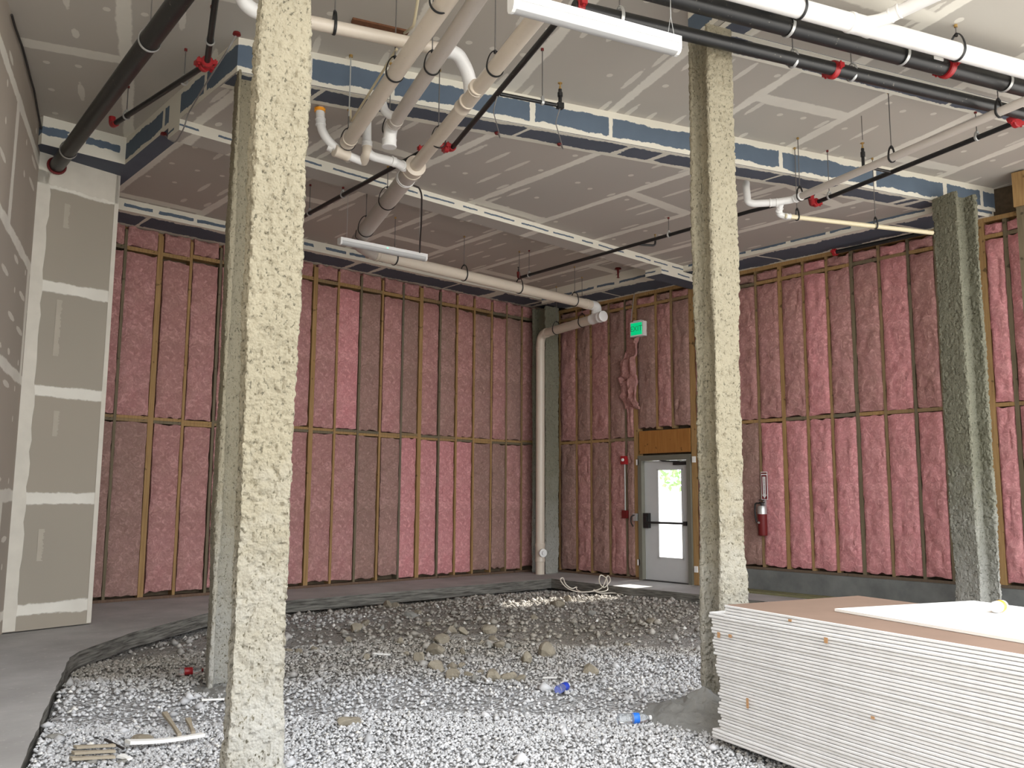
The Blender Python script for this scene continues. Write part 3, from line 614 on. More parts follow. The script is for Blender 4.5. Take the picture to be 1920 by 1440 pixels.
def heap(label, c, R, h, mat, seed, ex=1.0):
    mb = MB(); n, k = 72, 26; vs = []
    for j in range(k):
        r = R*(j/(k-1)); 
        for i in range(n): a = 2*math.pi*i/n; vs.append((c[0]+math.cos(a)*r*ex, c[1]+math.sin(a)*r, r/R))
    v = np.array(vs); t = v[:, 2]; z = gz(v[:, 0], v[:, 1]); Q = np.stack([v[:, 0], v[:, 1], t], 1)
    zz = z+h*(1-t)**1.2*(.8+.4*vnoise(Q, 6, seed))+.03*(vnoise(Q, 15, seed+1)-.5)*(1-t)+.035*(vnoise(Q, 34, seed+2)-.5)-.02*t
    mb.v = [(float(a), float(b), float(q)) for a, b, q in zip(v[:, 0], v[:, 1], zz)]
    mb.f = [(j*n+i, (j+1)*n+i, (j+1)*n+(i+1) % n, j*n+(i+1) % n) for j in range(k-1) for i in range(n)]; mb.m = [0]*len(mb.f)
    return tag(obj('debris_heap', mb, mat), label, 'debris', kind=None)
M['dust'] = rockmat('grey fireproofing dust', (.15, .15, .145), (.27, .265, .25))
heap('grey heap of fallen fireproofing at the foot of the column beside the drywall stack', fr(3.80, 5.42),   .56, .19, M['dust'], 31, 1.0)
heap('pale dusty debris at the foot of the grooved column behind the nearest column', FARL-FY*.25+FX*.1, .42, .07, M['dust'], 35, 1.0)

# ---------------------------------------------------------------- pipes
def pipe(name, label, cat, pts, r, mat, group=None, seg=20):
    c = Vector(pts[0]); t = thing(name, label, cat, tuple(c), group); mb = MB(); mb.tube(pts, r, seg); obj('pipe_run', mb, mat, t); return t
def coupling(t, p, axis, r, L, mat, name='coupling', lip=.008):
    a = Vector(axis).normalized(); p = Vector(p)-a*L/2; mb = MB()
    mb.lathe(p, a, [(0, r+lip*.5), (0.004, r+lip), (L*.16, r+lip), (L*.2, r+lip*.55), (L*.8, r+lip*.55), (L*.84, r+lip), (L-.004, r+lip), (L, r+lip*.5)], 22); return obj(name, mb, mat, t)
def bendpart(t, pts, r, mat, name='elbow', rad=.14):
    mb = MB(); mb.tube(fillet(pts, rad), r, 20); return obj(name, mb, mat, t)
def groove(t, p, axis, r, mat=None):          # bolted red coupling
    a = Vector(axis).normalized(); p = Vector(p); mb = MB(); L = .055
    mb.lathe(p-a*L/2, a, [(0, r*.98), (0, r+.012), (.01, r+.02), (L-.01, r+.02), (L, r+.012), (L, r*.98)], 22)
    s = a.cross(Z0).normalized()
    for q in (-1, 1): mb.obox(p+s*(r+.03)*q, s*.024, a*.022, Z0*.018); mb.tube([p+s*(r+.035)*q-Z0*.035, p+s*(r+.035)*q+Z0*.035], .009, 8)
    return obj('bolted_coupling', mb, mat or M['red'], t)
def hanger(p, axis, r, label, kind='strap', top=None, rodr=.005, dx=0):
    p = Vector(p); a = Vector(axis).normalized(); zt = (ceil_z(p) if top is None else top); st = .075 if kind == 'strap' else .03
    name = {'strap': 'pipe_hanger', 'galv': 'pipe_hanger'}[kind]; mat = M['black'] if kind == 'strap' else M['galv']
    t = thing(name, label, 'hanger', (p.x, p.y, p.z-r), 'loop hangers on the ceiling pipes'); mb = MB()
    mb.ring(p, a, r+.006, .0055, 0, 32, 8, 2.2 if kind == 'strap' else 2.6, st); obj('loop', mb, mat, t)
    zc = p.z+r+st
    if zt-zc > .03:
        mb = MB(); mb.tube([(p.x, p.y, zc-.01), (p.x, p.y, zt)], rodr, 8); obj('rod', mb, M['rod'], t)
        mb = MB(); mb.tube([(p.x, p.y, zc-.015), (p.x, p.y, zc+.012)], .012, 6); obj('nut', mb, mat, t)
        mb = MB(); mb.tube([(p.x, p.y, zt-.022), (p.x, p.y, zt)], .014, 8); obj('anchor', mb, M['dark_red'] if kind == 'galv' else M['brass'], t)
    return t
A_ = at
# left drain
z = 4.85; p0, p1 = A_(828, 13.7, z), A_(655, 262, z); ax1 = (p1-p0).normalized()
t = pipe('drain_pipe', 'large cream drain pipe, leftmost of the three running back from the top of the photo', 'pipe', [p0-ax1*1.2, p1], .067, M['pvc'])
coupling(t, p0-ax1*.30, ax1, .067, .10, M['pvc_white']); coupling(t, p1+ax1*.02, ax1, .067, .12, M['pvc'], 'hub')
for (x, y), nm in zip(((740, 138), (652, 268)), ('in front of the blue fascia', 'at its far end by the elbow')): hanger(A_(x, y, z), ax1, .067, 'black loop hanger on the leftmost drain pipe, '+nm)
hanger(A_(824, 6, z), ax1, .067, 'black loop hanger on the leftmost drain pipe, at the top edge of the photo')
# middle drain
p0, p1 = A_(885, 13.7, z), A_(741, 228, z); ax2 = (p1-p0).normalized()
t = pipe('drain_pipe', 'greyish drain pipe, middle one of the three, ending in a drop elbow', 'pipe', [p0-ax2*1.2, p1], .060, M['pvc_grey'])
coupling(t, p1, ax2, .060, .10, M['pvc_grey'], 'hub'); bendpart(t, [p1+ax2*.02, p1+ax2*.17, p1+ax2*.20-Z0*.16], .062, M['pvc_white']); coupling(t, p1+ax2*.2-Z0*.13, Z0, .062, .08, M['pvc_white'], 'hub')
q = p1-ax2*.1; bendpart(t, [q, q-FX*.10+Z0*.05+FY*.08, q-FX*.13+Z0*.2+FY*.12], .040, M['pvc_white'], 'stub')
hanger(A_(810, 126, z), ax2, .060, 'black loop hanger on the greyish middle drain pipe, nearer one'); hanger(A_(730, 244, z), ax2, .060, 'black loop hanger on the greyish middle drain pipe, at its drop elbow')
# right drain, growing after the wye and turning along the back wall
z = 4.80; p0, p1 = A_(995, 45.8, z), A_(777, 314, z); p2 = A_(679, 440, z-.02); ax3 = (p1-p0).normalized(); b0, b1 = A_(690, 474, 4.75), A_(1108, 572, 4.75); axb = (b1-b0).normalized()
t = pipe('drain_pipe', 'long cream drain pipe, rightmost of the three, passing over the near strip light', 'pipe', [p0-ax3*1.6, p1], .064, M['pvc'])
w0 = A_(881, 180, z)
coupling(t, A_(871, 196, z), ax3, .064, .15, M['pvc'], 'wye'); coupling(t, A_(894, 165, z), ax3, .064, .05, M['pvc'])
for (x, y), nm in (((928, 128), 'just right of the white elbow'), ((822, 264), 'above the red elbow of the thin black pipe')): hanger(A_(x, y, z), ax3, .064, 'black loop hanger, rightmost drain pipe, '+nm)
t = pipe('drain_pipe', 'thick grey drain pipe running down to the back strip light below the wye', 'pipe', [p1, p2], .094, M['pvc_grey'])
coupling(t, p1+ax3*.02, ax3, .094, .16, M['pvc'], 'wye', .014); coupling(t, p1+ax3*.33, ax3, .094, .05, M['pvc_white'], 'hub')
for (x, y), nm in (((726, 378), 'nearer one'), ((686, 430), 'just above the back strip light')): hanger(A_(x, y, z-.02), ax3, .094, 'black loop hanger on the thick grey drain pipe, '+nm)
e = b0-axb*.06; t = pipe('drain_pipe', 'cream drain pipe running along the back wall under the ceiling', 'pipe', [b0, b1], .082, M['pvc'])
bendpart(t, [p2, p2+ax3*.42, b0+axb*.10], .084, M['pvc_grey'], rad=.22); coupling(t, b0+axb*.14, axb, .082, .06, M['pvc']); coupling(t, b1-axb*.12, axb, .082, .08, M['pvc'])
c0, c1 = A_(1117, 597, 4.53), A_(1022, 617, 4.53); axc = (c1-c0).normalized()
bendpart(t, [b1-axb*.02, b1+axb*.17, Vector((c0.x, c0.y, 4.58))], .086, M['pvc_white'], rad=.16)
for (x, y), nm in (((763, 478), 'first from the back strip light'), ((885, 512), 'second from the back strip light'), ((992, 536), 'third from the back strip light'), ((1091, 562), 'at the corner elbow')): hanger(b0+axb*(A_(x, y, 4.75)-b0).dot(axb), axb, .082, 'black loop hanger on the back wall drain pipe, '+nm)
vx, vy = 11.325, 11.86; c1 = Vector((vx, vy, 4.53)); axc = (c1-c0).normalized()
t = pipe('drain_pipe', 'cream vertical drain pipe in the far corner with a short level run at its top', 'pipe', fillet([c0-axc*.16, c1, (vx, vy, .002)], .2), .083, M['pvc'])
coupling(t, c0-axc*.18, axc, .083, .10, M['pvc_white'], 'cleanout_cap', .012); coupling(t, c0, axc, .083, .24, M['pvc_white'], 'tee', .01); coupling(t, c1-axc*.22, axc, .083, .06, M['pvc'])
coupling(t, (vx, vy, 4.26), Z0, .083, .06, M['pvc']); coupling(t, (vx, vy, .40), Z0, .083, .34, M['pvc'], 'cleanout_tee', .01)
mb = MB(); q = Vector((-.35, -.94, 0)).normalized(); mb.lathe(Vector((vx, vy, .40))+q*.05, q, [(0, .06), (.06, .06), (.06, .075), (.10, .075), (.10, .035), (.125, .03), (.125, 0)], 22); obj('cleanout_plug', mb, M['pvc_white'], t)
for (x, y), nm in (((1088, 604), 'beside the tee'), ((1030, 617), 'beside the corner pipe')): hanger(c0+axc*(A_(x, y, 4.53)-c0).dot(axc), axc, .083, 'black loop hanger on the short corner drain run, '+nm, top=ceil_z((11.0, 11.0)))
# branch line linking the left drain to the wye
P = [A_(600, 203, ZM-.012), A_(602, 245, 4.95), A_(628, 280, 4.80), A_(640, 287, 4.77), A_(681, 303, 4.75)]
t = pipe('drain_branch', 'white curved branch pipe dropping from the ceiling beside the nearest column', 'pipe', fillet([P[0], P[1]+(P[1]-P[0])*.15, P[3], P[4]], .16), .043, M['pvc_white'])
coupling(t, P[0]+Vector((0, 0, -.02)), Z0, .045, .035, M['orange'], 'firestop_collar', .01); coupling(t, P[0].lerp(P[1], .62), (P[1]-P[0]), .043, .07, M['pvc_white'])
coupling(t, P[3], P[4]-P[3], .052, .16, M['pvc'], 'hub'); coupling(t, P[2]-(P[3]-P[2])*.6, P[3]-P[2], .043, .05, M['pvc_white'])
Q = [A_(688, 222, ZM-.012), A_(688, 285, 4.80), A_(700, 298, 4.77), A_(737, 303, 4.78), A_(757, 312, 4.79), A_(775, 326, 4.79)]
t = pipe('drain_branch', 'white branch pipe with a riser that joins the wye of the rightmost drain', 'pipe', fillet([Q[0], Q[1]-Z0*.03, Q[3], Q[4], Q[5]], .10), .045, M['pvc_white'])
for a_, b_ in ((Q[1]+Z0*.08, Z0), (Q[3], Q[3]-Q[1]), (Q[3].lerp(Q[4], .9), Q[5]-Q[4])): coupling(t, a_, b_, .045, .05, M['pvc_white'])
bendpart(t, [P[4], Q[1]-Z0*.02, Q[1]+Z0*.06], .047, M['pvc'], rad=.09)
# white waste line in front of the blue fascia
z = 5.1; p0, p1 = A_(590, 43.5, z), A_(838, 95, z); axw = (p1-p0).normalized(); pl = p0-axw*.46
t = pipe('waste_pipe', 'cream waste pipe crossing behind the nearest column with a white elbow at its right end', 'pipe', [pl, p1], .052, M['pvc'])
bendpart(t, [p1-axw*.02, A_(858, 100, z), A_(880, 140, 4.98), A_(883, 184, 4.82)], .058, M['pvc_white'], rad=.16); coupling(t, A_(881, 150, 4.95), Vector((0.1, .3, -.6)), .058, .05, M['pvc_white'])
bendpart(t, [pl+axw*.05, A_(476, 20, 5.1), A_(455, 4, 5.14), A_(450, -30, 5.25)], .056, M['pvc_white'], rad=.14)
hanger(A_(627, 51, z), axw, .052, 'wide black loop hanger on the cream waste pipe, right of the nearest column')
# thin cream line and the rod pairs near the left drains
tag(obj('water_pipe', MB().tube(fillet([A_(790, -40, 5.3), A_(776, 48, 5.15), A_(762, 60, 5.30), A_(758, 62, ZH-.01)], .06), .012, 10), M['cpvc']), 'thin cream water pipe bending up into the slot by the brown board', 'pipe')
tag(obj('water_pipe', MB().tube(fillet([A_(744, 92, 5.05), A_(659, 228, 5.02), A_(657, 222, 5.1), A_(657, 205, ZM-.005)], .05), .011, 10), M['cpvc']), 'thin cream water pipe running just left of the leftmost drain pipe', 'pipe')
p = A_(658, 103, ZH); t = thing('threaded_rod', 'bare hanger rod dropping in front of the blue fascia beside the nearest column', 'rod', (p.x, p.y, 4.92)); obj('rod', MB().tube([(p.x, p.y, 4.92), (p.x, p.y, ZH)], .006, 8), M['galv'], t); obj('anchor', MB().tube([(p.x, p.y, ZH-.025), (p.x, p.y, ZH-.001)], .018, 8), M['brass'], t)
# black sprinkler mains and branch lines
z = 5.08; p0, p1 = A_(337, 0, z), A_(105, 313, z); a = (p1-p0).normalized(); q = p0+a*((10.33-p0.y)/a.y)
t = pipe('sprinkler_pipe', 'thick black sprinkler pipe entering the drywall return at the left', 'pipe', [p0-a*1.3, q], .078, M['black_pipe'])
mb = MB(); mb.ring(q-a*.01, a, .088, .014, 0, 24, 8); obj('sealant_ring', mb, M['dark_red'], t)
for (x, y), nm in (((280, 78), 'nearer one'), ((128, 283), 'next to the drywall return')): hanger(A_(x, y, z), a, .078, 'thin ring hanger on the thick black pipe at the left, '+nm, 'galv', top=ceil_z(A_(x, y, z)) if y < 200 else ZM)
z = 5.2; pa, pb, pc = A_(408, -30, z), A_(388, 120, z), A_(215, 232, z); ua, ub = (pb-pa).normalized(), (pc-pb).normalized()
t = pipe('sprinkler_pipe', 'thin black sprinkler pipe with red tee and red end elbow beside the diagonal fascia', 'pipe', [pa-ua*2, pb, pc], .026, M['black_pipe'])
groove(t, pb-ua*.04, ua, .032); groove(t, pb+ub*.05, ub, .032); bendpart(t, [pc-ub*.03, pc+ub*.06, pc+ub*.07+Z0*.09], .034, M['red'], 'end_elbow', .06)
for (x, y), nm in (((394, 78), 'above the red tee'), ((345, 153), 'between its red fittings'), ((237, 218), 'by the red end elbow')): hanger(A_(x, y, z), ua if y < 100 else ub, .026, 'small ring hanger on the thin black pipe at the left, '+nm, 'galv')
z = 5.0; p0, p1 = A_(1035, 52, z), A_(848, 277, z); a = (p1-p0).normalized(); r_ = p0-a*.25
t = pipe('sprinkler_pipe', 'thin black sprinkler pipe running from the near strip light to a red elbow', 'pipe', [r_, p1], .025, M['black_pipe'])
e = p1+a*.03; bendpart(t, [p1-a*.02, e, e-FX*.12+Z0*.02], .036, M['red'], 'end_elbow', .05); groove(t, p1+a*.02-FX*.06, FX, .032); groove(t, r_+a*.06, a, .030)
s0 = p0+a*((A_(937, 176, z)-p0).dot(a)); s1 = s0+FX*.62; s1.z = 5.0
t2 = pipe('sprinkler_branch', 'short black sprinkler branch with an upright head in front of the tall blue fascia', 'pipe', [s0+FX*.027, s1], .017, M['black_pipe'])
def head(t, p, h=.16):
    obj('riser', MB().tube([p, p+Z0*h], .017, 12), M['black_pipe'], t); obj('collar', MB().tube([p+Z0*h*.55, p+Z0*h*.8], .024, 12), M['black'], t)
    mb = MB(); mb.lathe(p+Z0*h, Z0, [(0, .013), (.02, .011), (.03, .006), (.055, .006), (.056, .022), (.062, .022), (.063, .001)], 14); obj('sprinkler_head', mb, M['brass'], t)
head(t2, s1); obj('end_cap', MB().obox(s1+FX*.0, FX*.03, FY*.024, Z0*.026), M['black'], t2)
hanger(s0+FX*.44, FX, .017, 'slender hanger rod holding the short sprinkler branch before the tall blue fascia', 'galv')
for (x, y, bx, by), nm in (((938, 178, 932, 247), 'nearer the black pipe'), ((1060, 192, 1049, 268), 'below the upright sprinkler head')):
    b = A_(bx, by, ZM-.01); u = s0 if x < 1000 else s1; f_ = Vector((u.x, u.y, 0)); 
    tag(obj('brace_wire', MB().tube(fillet([u-Z0*.02, u-Z0*.12+FY*.10, b-Z0*.12-FY*.10, b], .12), .005, 8), M['cable_grey']), 'thin grey brace wire drooping to the ceiling edge, '+nm, 'wire')
    tag(obj('wire_anchor', MB().lathe(b, Z0, [(-.03, .02), (-.012, .03), (0, .012)], 10), M['dark_red']), 'dark red anchor of the drooping brace wire, '+nm, 'anchor')
z = 4.98; p0, p1 = A_(560, 411, z), A_(800, 279.5, z); a = (p1-p0).normalized()
t = pipe('sprinkler_pipe', 'thin black sprinkler pipe passing behind the thick grey drain and the nearest column', 'pipe', [p0-a*.8, p1], .025, M['black_pipe']); groove(t, p1-a*.03, a, .030)
for (x, y), nm in (((580, 400), 'beside the nearest column'), ((643, 366), 'midway to the wye')): hanger(A_(x, y, z), a, .025, 'small ring hanger on the pipe behind the drains, '+nm, 'galv')
z = 4.95; p0, p1 = A_(975, 520.5, z), A_(1318, 422.5, z); a = (p1-p0).normalized(); m1 = A_(1520, 368, z)
t = pipe('sprinkler_pipe', 'thin black sprinkler pipe slanting from the back ceiling to behind the right column', 'pipe', [p0, p1, A_(1404, 397, z), m1], .024, M['black_pipe'])
bendpart(t, [p0+a*.03, p0-a*.03, p0-a*.04+Z0*.1], .028, M['dark_red'], 'end_elbow', .05); mb = MB(); mb.lathe(p0-a*.04+Z0*.08, Z0, [(0, .016), (.05, .012), (.09, .006), (.1, .018), (.11, .001)], 12); obj('sprinkler_head', mb, M['black'], t)
u = A_(1193, 458, z); v_ = u+FX*.28+FY*-.05; obj('side_arm', MB().tube(fillet([u, v_, v_+Z0*.12], .05), .015, 10), M['black_pipe'], t); obj('sprinkler_head', MB().lathe(v_+Z0*.11, Z0, [(0, .012), (.03, .006), (.05, .018), (.06, .001)], 10), M['brass'], t)
for (x, y), nm in (((992, 516), 'at its far end'), ((1254, 441), 'left of the right column')): hanger(A_(x, y, z), a, .024, 'small ring hanger on the slanting thin black pipe, '+nm, 'galv')
u = A_(1490, 376.5, z); v_ = u+FX*.1-FY*.22; obj('side_arm', MB().tube(fillet([u, v_, v_+Z0*.10], .05), .015, 10), M['black_pipe'], t)
p0, p1 = A_(1532, 379, z), A_(1905, 229, z); a = (p1-p0).normalized()
t = pipe('sprinkler_pipe', 'thin black sprinkler pipe just below the pale pipe at the upper right', 'pipe', [p0, p1], .025, M['black_pipe'])
bendpart(t, [m1, p0-a*.08, p0+a*.02], .036, M['red'], 'end_elbow', .06); groove(t, p0-a*.02, a, .032); groove(t, p1, a, .034)
u = p0+a*((A_(1660, 320, z)-p0).dot(a)); s1 = u-FX*.40; s1.z = u.z
t2 = pipe('sprinkler_branch', 'short black sprinkler branch with an upright head beside the pale pipe at the right', 'pipe', [u-FX*.026, s1], .016, M['black_pipe']); head(t2, s1, .2)
p = A_(1604, 226, ZH); tag(obj('threaded_rod', MB().tube([(s1.x+.01, s1.y, s1.z+.30), (s1.x+.01, s1.y, ceil_z(s1)-.001)], .004, 8), M['rod']), 'thin rod above the upright sprinkler head beside the pale pipe', 'rod')
for (x, y), nm in (((1555, 369), 'by the red elbow'), ((1832, 258), 'near the right end')): hanger(A_(x, y, z), a, .025, 'small ring hanger on the thin black pipe below the pale pipe, '+nm, 'galv')
# two heavy mains and the white waste line at the upper right
z = 4.98; p0, p1 = A_(1380, 88, z), A_(1897, 208, z); a = (p1-p0).normalized(); l = A_(1075, 14, z)
t = pipe('sprinkler_main', 'heavy black sprinkler main, lower of the two, crossing in front of the right column top', 'pipe', [l, p1+a*.15], .054, M['black_pipe']); groove(t, A_(1562, 131, z), a, .056); groove(t, l+a*.04, a, .056)
mb = MB(); q = A_(1913, 213, z); mb.tube([q+Z0*0, q-Z0*.02+(FY*.12)], .03, 12); obj('outlet', mb, M['red'], t)
for (x, y), nm in (((1162, 34), 'above the near strip light'), ((1487, 113), 'left of its red coupling'), ((1597, 139), 'right of its red coupling')): hanger(A_(x, y, z), a, .054, 'galvanized ring hanger on the lower black main, '+nm, 'galv')
z = 5.02; p0, p1 = A_(1380, 25, z), A_(1900, 160, z); a = (p1-p0).normalized()
t = pipe('sprinkler_main', 'heavy black sprinkler main, upper of the two, with one red coupling', 'pipe', [p0-a*.9, p1+a*2.5], .071, M['black_pipe']); groove(t, A_(1775, 126, z), a, .074)
mb = MB(); obj('paper_tag', MB().obox(A_(1760, 108, z)-Z0*.0, a*.05, a.cross(Z0)*.004, Z0*.02), M['gypsum'], t)
for (x, y), nm in (((1478, 50), 'at the top edge of the photo'), ((1692, 104), 'left of its red coupling'), ((1884, 155), 'right of its red coupling')): hanger(A_(x, y, z), a, .071, 'galvanized ring hanger on the upper black main, '+nm, 'galv')
z = 4.99; p0, p1 = A_(1478, 11, z), A_(1905, 127, z); a = (p1-p0).normalized()
t = pipe('waste_pipe', 'bright white waste pipe above the black mains at the upper right', 'pipe', [p0-a*1.5, p1+a*2.5], .070, M['pvc_white'])
wq = A_(1612, 47, z); coupling(t, wq, a, .070, .22, M['pvc_white'], 'wye'); bendpart(t, [wq-a*.02, A_(1655, 38, z+.02), A_(1690, 20, z+.05), A_(1760, -12, z+.06)], .050, M['pvc_white'], 'branch', .12); coupling(t, A_(1678, 25, z+.045), A_(1700, 14, z+.05)-A_(1655, 38, z+.02), .050, .08, M['pvc_white'])
for (x, y), nm in (((1500, 17), 'left of its wye'), ((1795, 97), 'right of its wye')): hanger(A_(x, y, z), a, .070, 'dark loop hanger on the bright white waste pipe, '+nm)
z = 4.82; p0, p1 = A_(1925, 188, z), A_(1497, 370, z); a = (p1-p0).normalized()
t = pipe('waste_pipe', 'pale grey waste pipe slanting down behind the right column with white fittings', 'pipe', [p0-a*1.2, p1], .040, M['pvc_grey'])
l0, l1 = A_(1450, 380, z-.02), A_(1412, 382, z-.02); coupling(t, p1, a, .042, .10, M['pvc_white'], 'hub'); bendpart(t, [p1-a*.02, p1+a*.08, l0, l1, A_(1402, 379, z), A_(1399, 352, z+.2), A_(1399, 344, ZM-.06)], .042, M['pvc_white'], 'elbow', .08); coupling(t, l0, l1-l0, .042, .09, M['pvc_white'])
d0 = A_(1464, 382, z-.03); d1 = A_(1458, 405, z-.14); bendpart(t, [d0, d1+Z0*.02, A_(1478, 407, z-.15)], .036, M['pvc_white'], 'drop_elbow', .06); coupling(t, d0.lerp(d1, .5), d1-d0, .036, .05, M['pvc_white'])
for (x, y), nm in (((1873, 210), 'near the upper right edge'), ((1672, 296), 'midway along it'), ((1500, 369), 'by its white fittings')): hanger(A_(x, y, z), a, .040, 'dark loop hanger on the pale grey waste pipe, '+nm)
k0, k1 = A_(1472, 405, z-.15), A_(1742, 436, z-.15); a = (k1-k0).normalized()
t = pipe('water_pipe', 'thin cream pipe running from the white fittings to the right wall column', 'pipe', [k0, k1+a*.05], .027, M['cpvc']); coupling(t, k0+a*.04, a, .027, .06, M['pvc_white'])
for (x, y), nm in (((1495, 408), 'by the white fittings'), ((1642, 424), 'midway along it')): hanger(A_(x, y, z-.15), a, .027, 'dark hook hanger on the thin cream pipe, '+nm)
p0, p1 = on_x(1565, 471, 11.80), on_x(1742, 437, 11.80); z_ = (p0.z+p1.z)/2
t = pipe('sprinkler_pipe', 'thin black pipe along the top of the right wall with a red end fitting', 'pipe', [(11.80, p0.y, z_), (11.80, p1.y, z_)], .03, M['black_pipe']); groove(t, (11.80, p0.y, z_), (0, 1, 0), .034)

# ---------------------------------------------------------------- strip lights
def strip(label, p0, p1, w, h, cable=None):
    a = (p1-p0).normalized(); s = a.cross(Z0).normalized(); L = (p1-p0).length; c = (p0+p1)/2; t = thing('strip_light', label, 'light', tuple(c-Z0*h/2))
    mb = MB(); mb.obox(c+Z0*h*.28, a*L/2, s*w/2, Z0*h*.22); obj('housing', mb, M['white'], t, smooth=False)
    prof = [(-w*.46, .06*h), (-w*.46, -.22*h), (-w*.34, -.42*h), (-w*.12, -.5*h), (w*.12, -.5*h), (w*.34, -.42*h), (w*.46, -.22*h), (w*.46, .06*h)]
    mb = MB(); n = len(prof); mb.add([c+a*(L/2-.02)*e+s*x+Z0*y for e in (-1, 1) for x, y in prof], [(i, (i+1) % n, n+(i+1) % n, n+i) for i in range(n)]+[tuple(range(n-1, -1, -1)), tuple(range(n, 2*n))]); obj('diffuser', mb, M['lens'], t)
    for e in (-1, 1):
        mb = MB(); q = c+a*(L/2-.01)*e; pr = [(x*1.06, y*1.06) for x, y in prof[1:-1]]+[(w*.5, h*.5), (-w*.5, h*.5)]; n2 = len(pr)
        mb.add([q+a*d+s*x+Z0*y for d in (-.012, .012) for x, y in pr], [(i, (i+1) % n2, n2+(i+1) % n2, n2+i) for i in range(n2)]+[tuple(range(n2-1, -1, -1)), tuple(range(n2, 2*n2))]); obj('end_cap', mb, M['white'], t, smooth=False)
    return t, c, a, s, L
t, c, a, s, L = strip('white strip light with a long diffuser, near one hanging at the top of the photo', A_(958, 6, 4.60), A_(1270, 89, 4.60), .105, .12)
for e, nm in ((.46, 'right'), (-.46, 'left')):
    q = c+a*L*e+Z0*.065; apex = q+Z0*.16; mb = MB()
    for k in (-1, 1): mb.tube([q+a*.03*k, apex], .0022, 6)
    mb.tube([apex, Vector((apex.x, apex.y, ceil_z(apex)))], .0035, 6); obj('hanging_wire', mb, M['galv'], t)
t, c, a, s, L = strip('white strip light with a small green indicator, hanging before the back wall pipe', A_(636, 452, 4.62), A_(798, 484, 4.62), .105, .09)
obj('indicator', MB().obox(c-s*(-.0)+a*.02-Vector((0, 1, 0))*.0535+Z0*.018, a*.012, Vector((0, .004, 0)), Z0*.006), M['led'], t, smooth=False)
for e in (.42, -.42): q = c+a*L*e+Z0*.045; obj('hanging_wire', MB().tube([q, Vector((q.x, q.y, ZB))], .003, 6), M['galv'], t)
P = [A_(776, 348, 4.80), A_(786, 352, 4.9), A_(791, 365, 4.9), A_(790, 420, 4.75), A_(788, 445, 4.70), A_(787, 474, 4.665)]
tag(obj('power_cord', MB().tube(fillet(P, .1), .010, 8), M['cable']), 'black cord hanging from the thick drain pipe to the back strip light', 'cord')
P = [A_(668, 432, 4.75), A_(666, 445, 4.72), A_(675, 452, 4.68), A_(690, 455, 4.67)]; tag(obj('wire_loop', MB().tube(fillet(P, .05), .005, 6), M['cable']), 'small dark wire loop at the left side of the thick drain pipe end', 'wire')
# cables on the left drywall
P = [fr(-1.27, 6.4, 5.50), on_y(20, 12, 7.35)]
def q(x, y):
    r = ray(x, y); p = O3+r*((-1.268)/r.dot(FX)); p.z = min(p.z, ZH-.022); return p
y0 = lambda x, y: (lambda p: p)(on_y(x, y, 10.33+(0 if x < 100 else (x-90)/140*.17)-.016))
P = [q(22, 28), q(28, 50), q(42, 82), q(52, 108), q(58, 150), q(64, 170), q(70, 205), q(77, 240), y0(81, 266), y0(92, 272), y0(125, 280), y0(178, 288), y0(190, 295), y0(205, 308), y0(228, 322)]
tag(obj('cable', MB().tube(fillet(P, .06, 4), .011, 8), M['cable']), 'dark cable running along the top of the left drywall and across the return', 'cable')
P = [A_(444, 64, 5.30), A_(428, 92, 5.15), A_(400, 135, 5.15), A_(378, 170, 5.17), A_(352, 215, 5.185), A_(345, 240, 5.06), A_(333, 262, 5.05), A_(328, 267, 5.06), A_(318, 262, 5.08), A_(308, 252, 5.19)]
tag(obj('cable', MB().tube(fillet(P, .08, 4), .007, 8), M['cable_grey']), 'thin grey cable crossing the underside of the lowered ceiling at the left', 'cable')
for (x, y, z), nm in (((444, 62, 5.30), 'top end'), ((307, 250, 5.185), 'lower end')): p = A_(x, y, z); tag(obj('cable_anchor', MB().lathe(p, Z0, [(-.02, .01), (-.015, .035), (.005, .03), (.01, .01)], 10), M['dark_red']), 'dark red sealant plug at the %s of the thin grey cable' % nm, 'anchor')
P = [on_x(1155, 516, 11.2), on_x(1172, 500, 11.3), on_x(1186, 508, 11.5), on_x(1192, 530, 11.9), on_x(1188, 560, 11.93), on_x(1183, 600, 11.93)]
tag(obj('cable', MB().tube(fillet(P, .08, 4), .007, 8), M['cable_grey']), 'thin grey cable curving from the ceiling down toward the exit sign', 'cable')
p = on_x(1159, 525, 11.05); tag(obj('sprinkler_drop', MB().lathe(Vector((p.x, p.y, ZB)), -Z0, [(0, .05), (.02, .06), (.03, .02), (.16, .012), (.17, .03), (.18, .001)], 12), M['dark_red']), 'dark red sprinkler drop on the back ceiling above the exit sign', 'sprinkler')
# ---------------------------------------------------------------- exit door
DX = 12.06
t = thing('door_1', 'pale steel exit door with a tall glass light and a black push bar', 'door', (DX, 9.43, 0), kind='structure'); del t['category']; del t['label']
fr_ = obj('door_frame', MB().box((11.95, 9.93, 0), (12.12, 10.01, 2.165)).box((11.95, 8.87, 0), (12.12, 8.95, 2.165)).box((11.95, 8.95, 2.075), (12.12, 9.93, 2.165)), M['grey_metal'], t, smooth=False)
mb = MB(); gy0, gy1, gz0, gz1 = 9.11, 9.63, .40, 1.92; x0, x1 = DX-.022, DX+.022
mb.box((x0, 8.955, .015), (x1, gy0, 2.07)).box((x0, gy1, .015), (x1, 9.925, 2.07)).box((x0, gy0, .015), (x1, gy1, gz0)).box((x0, gy0, gz1), (x1, gy1, 2.07)); leaf = obj('door_leaf', mb, M['door_white'], t, smooth=False)
mb = MB()
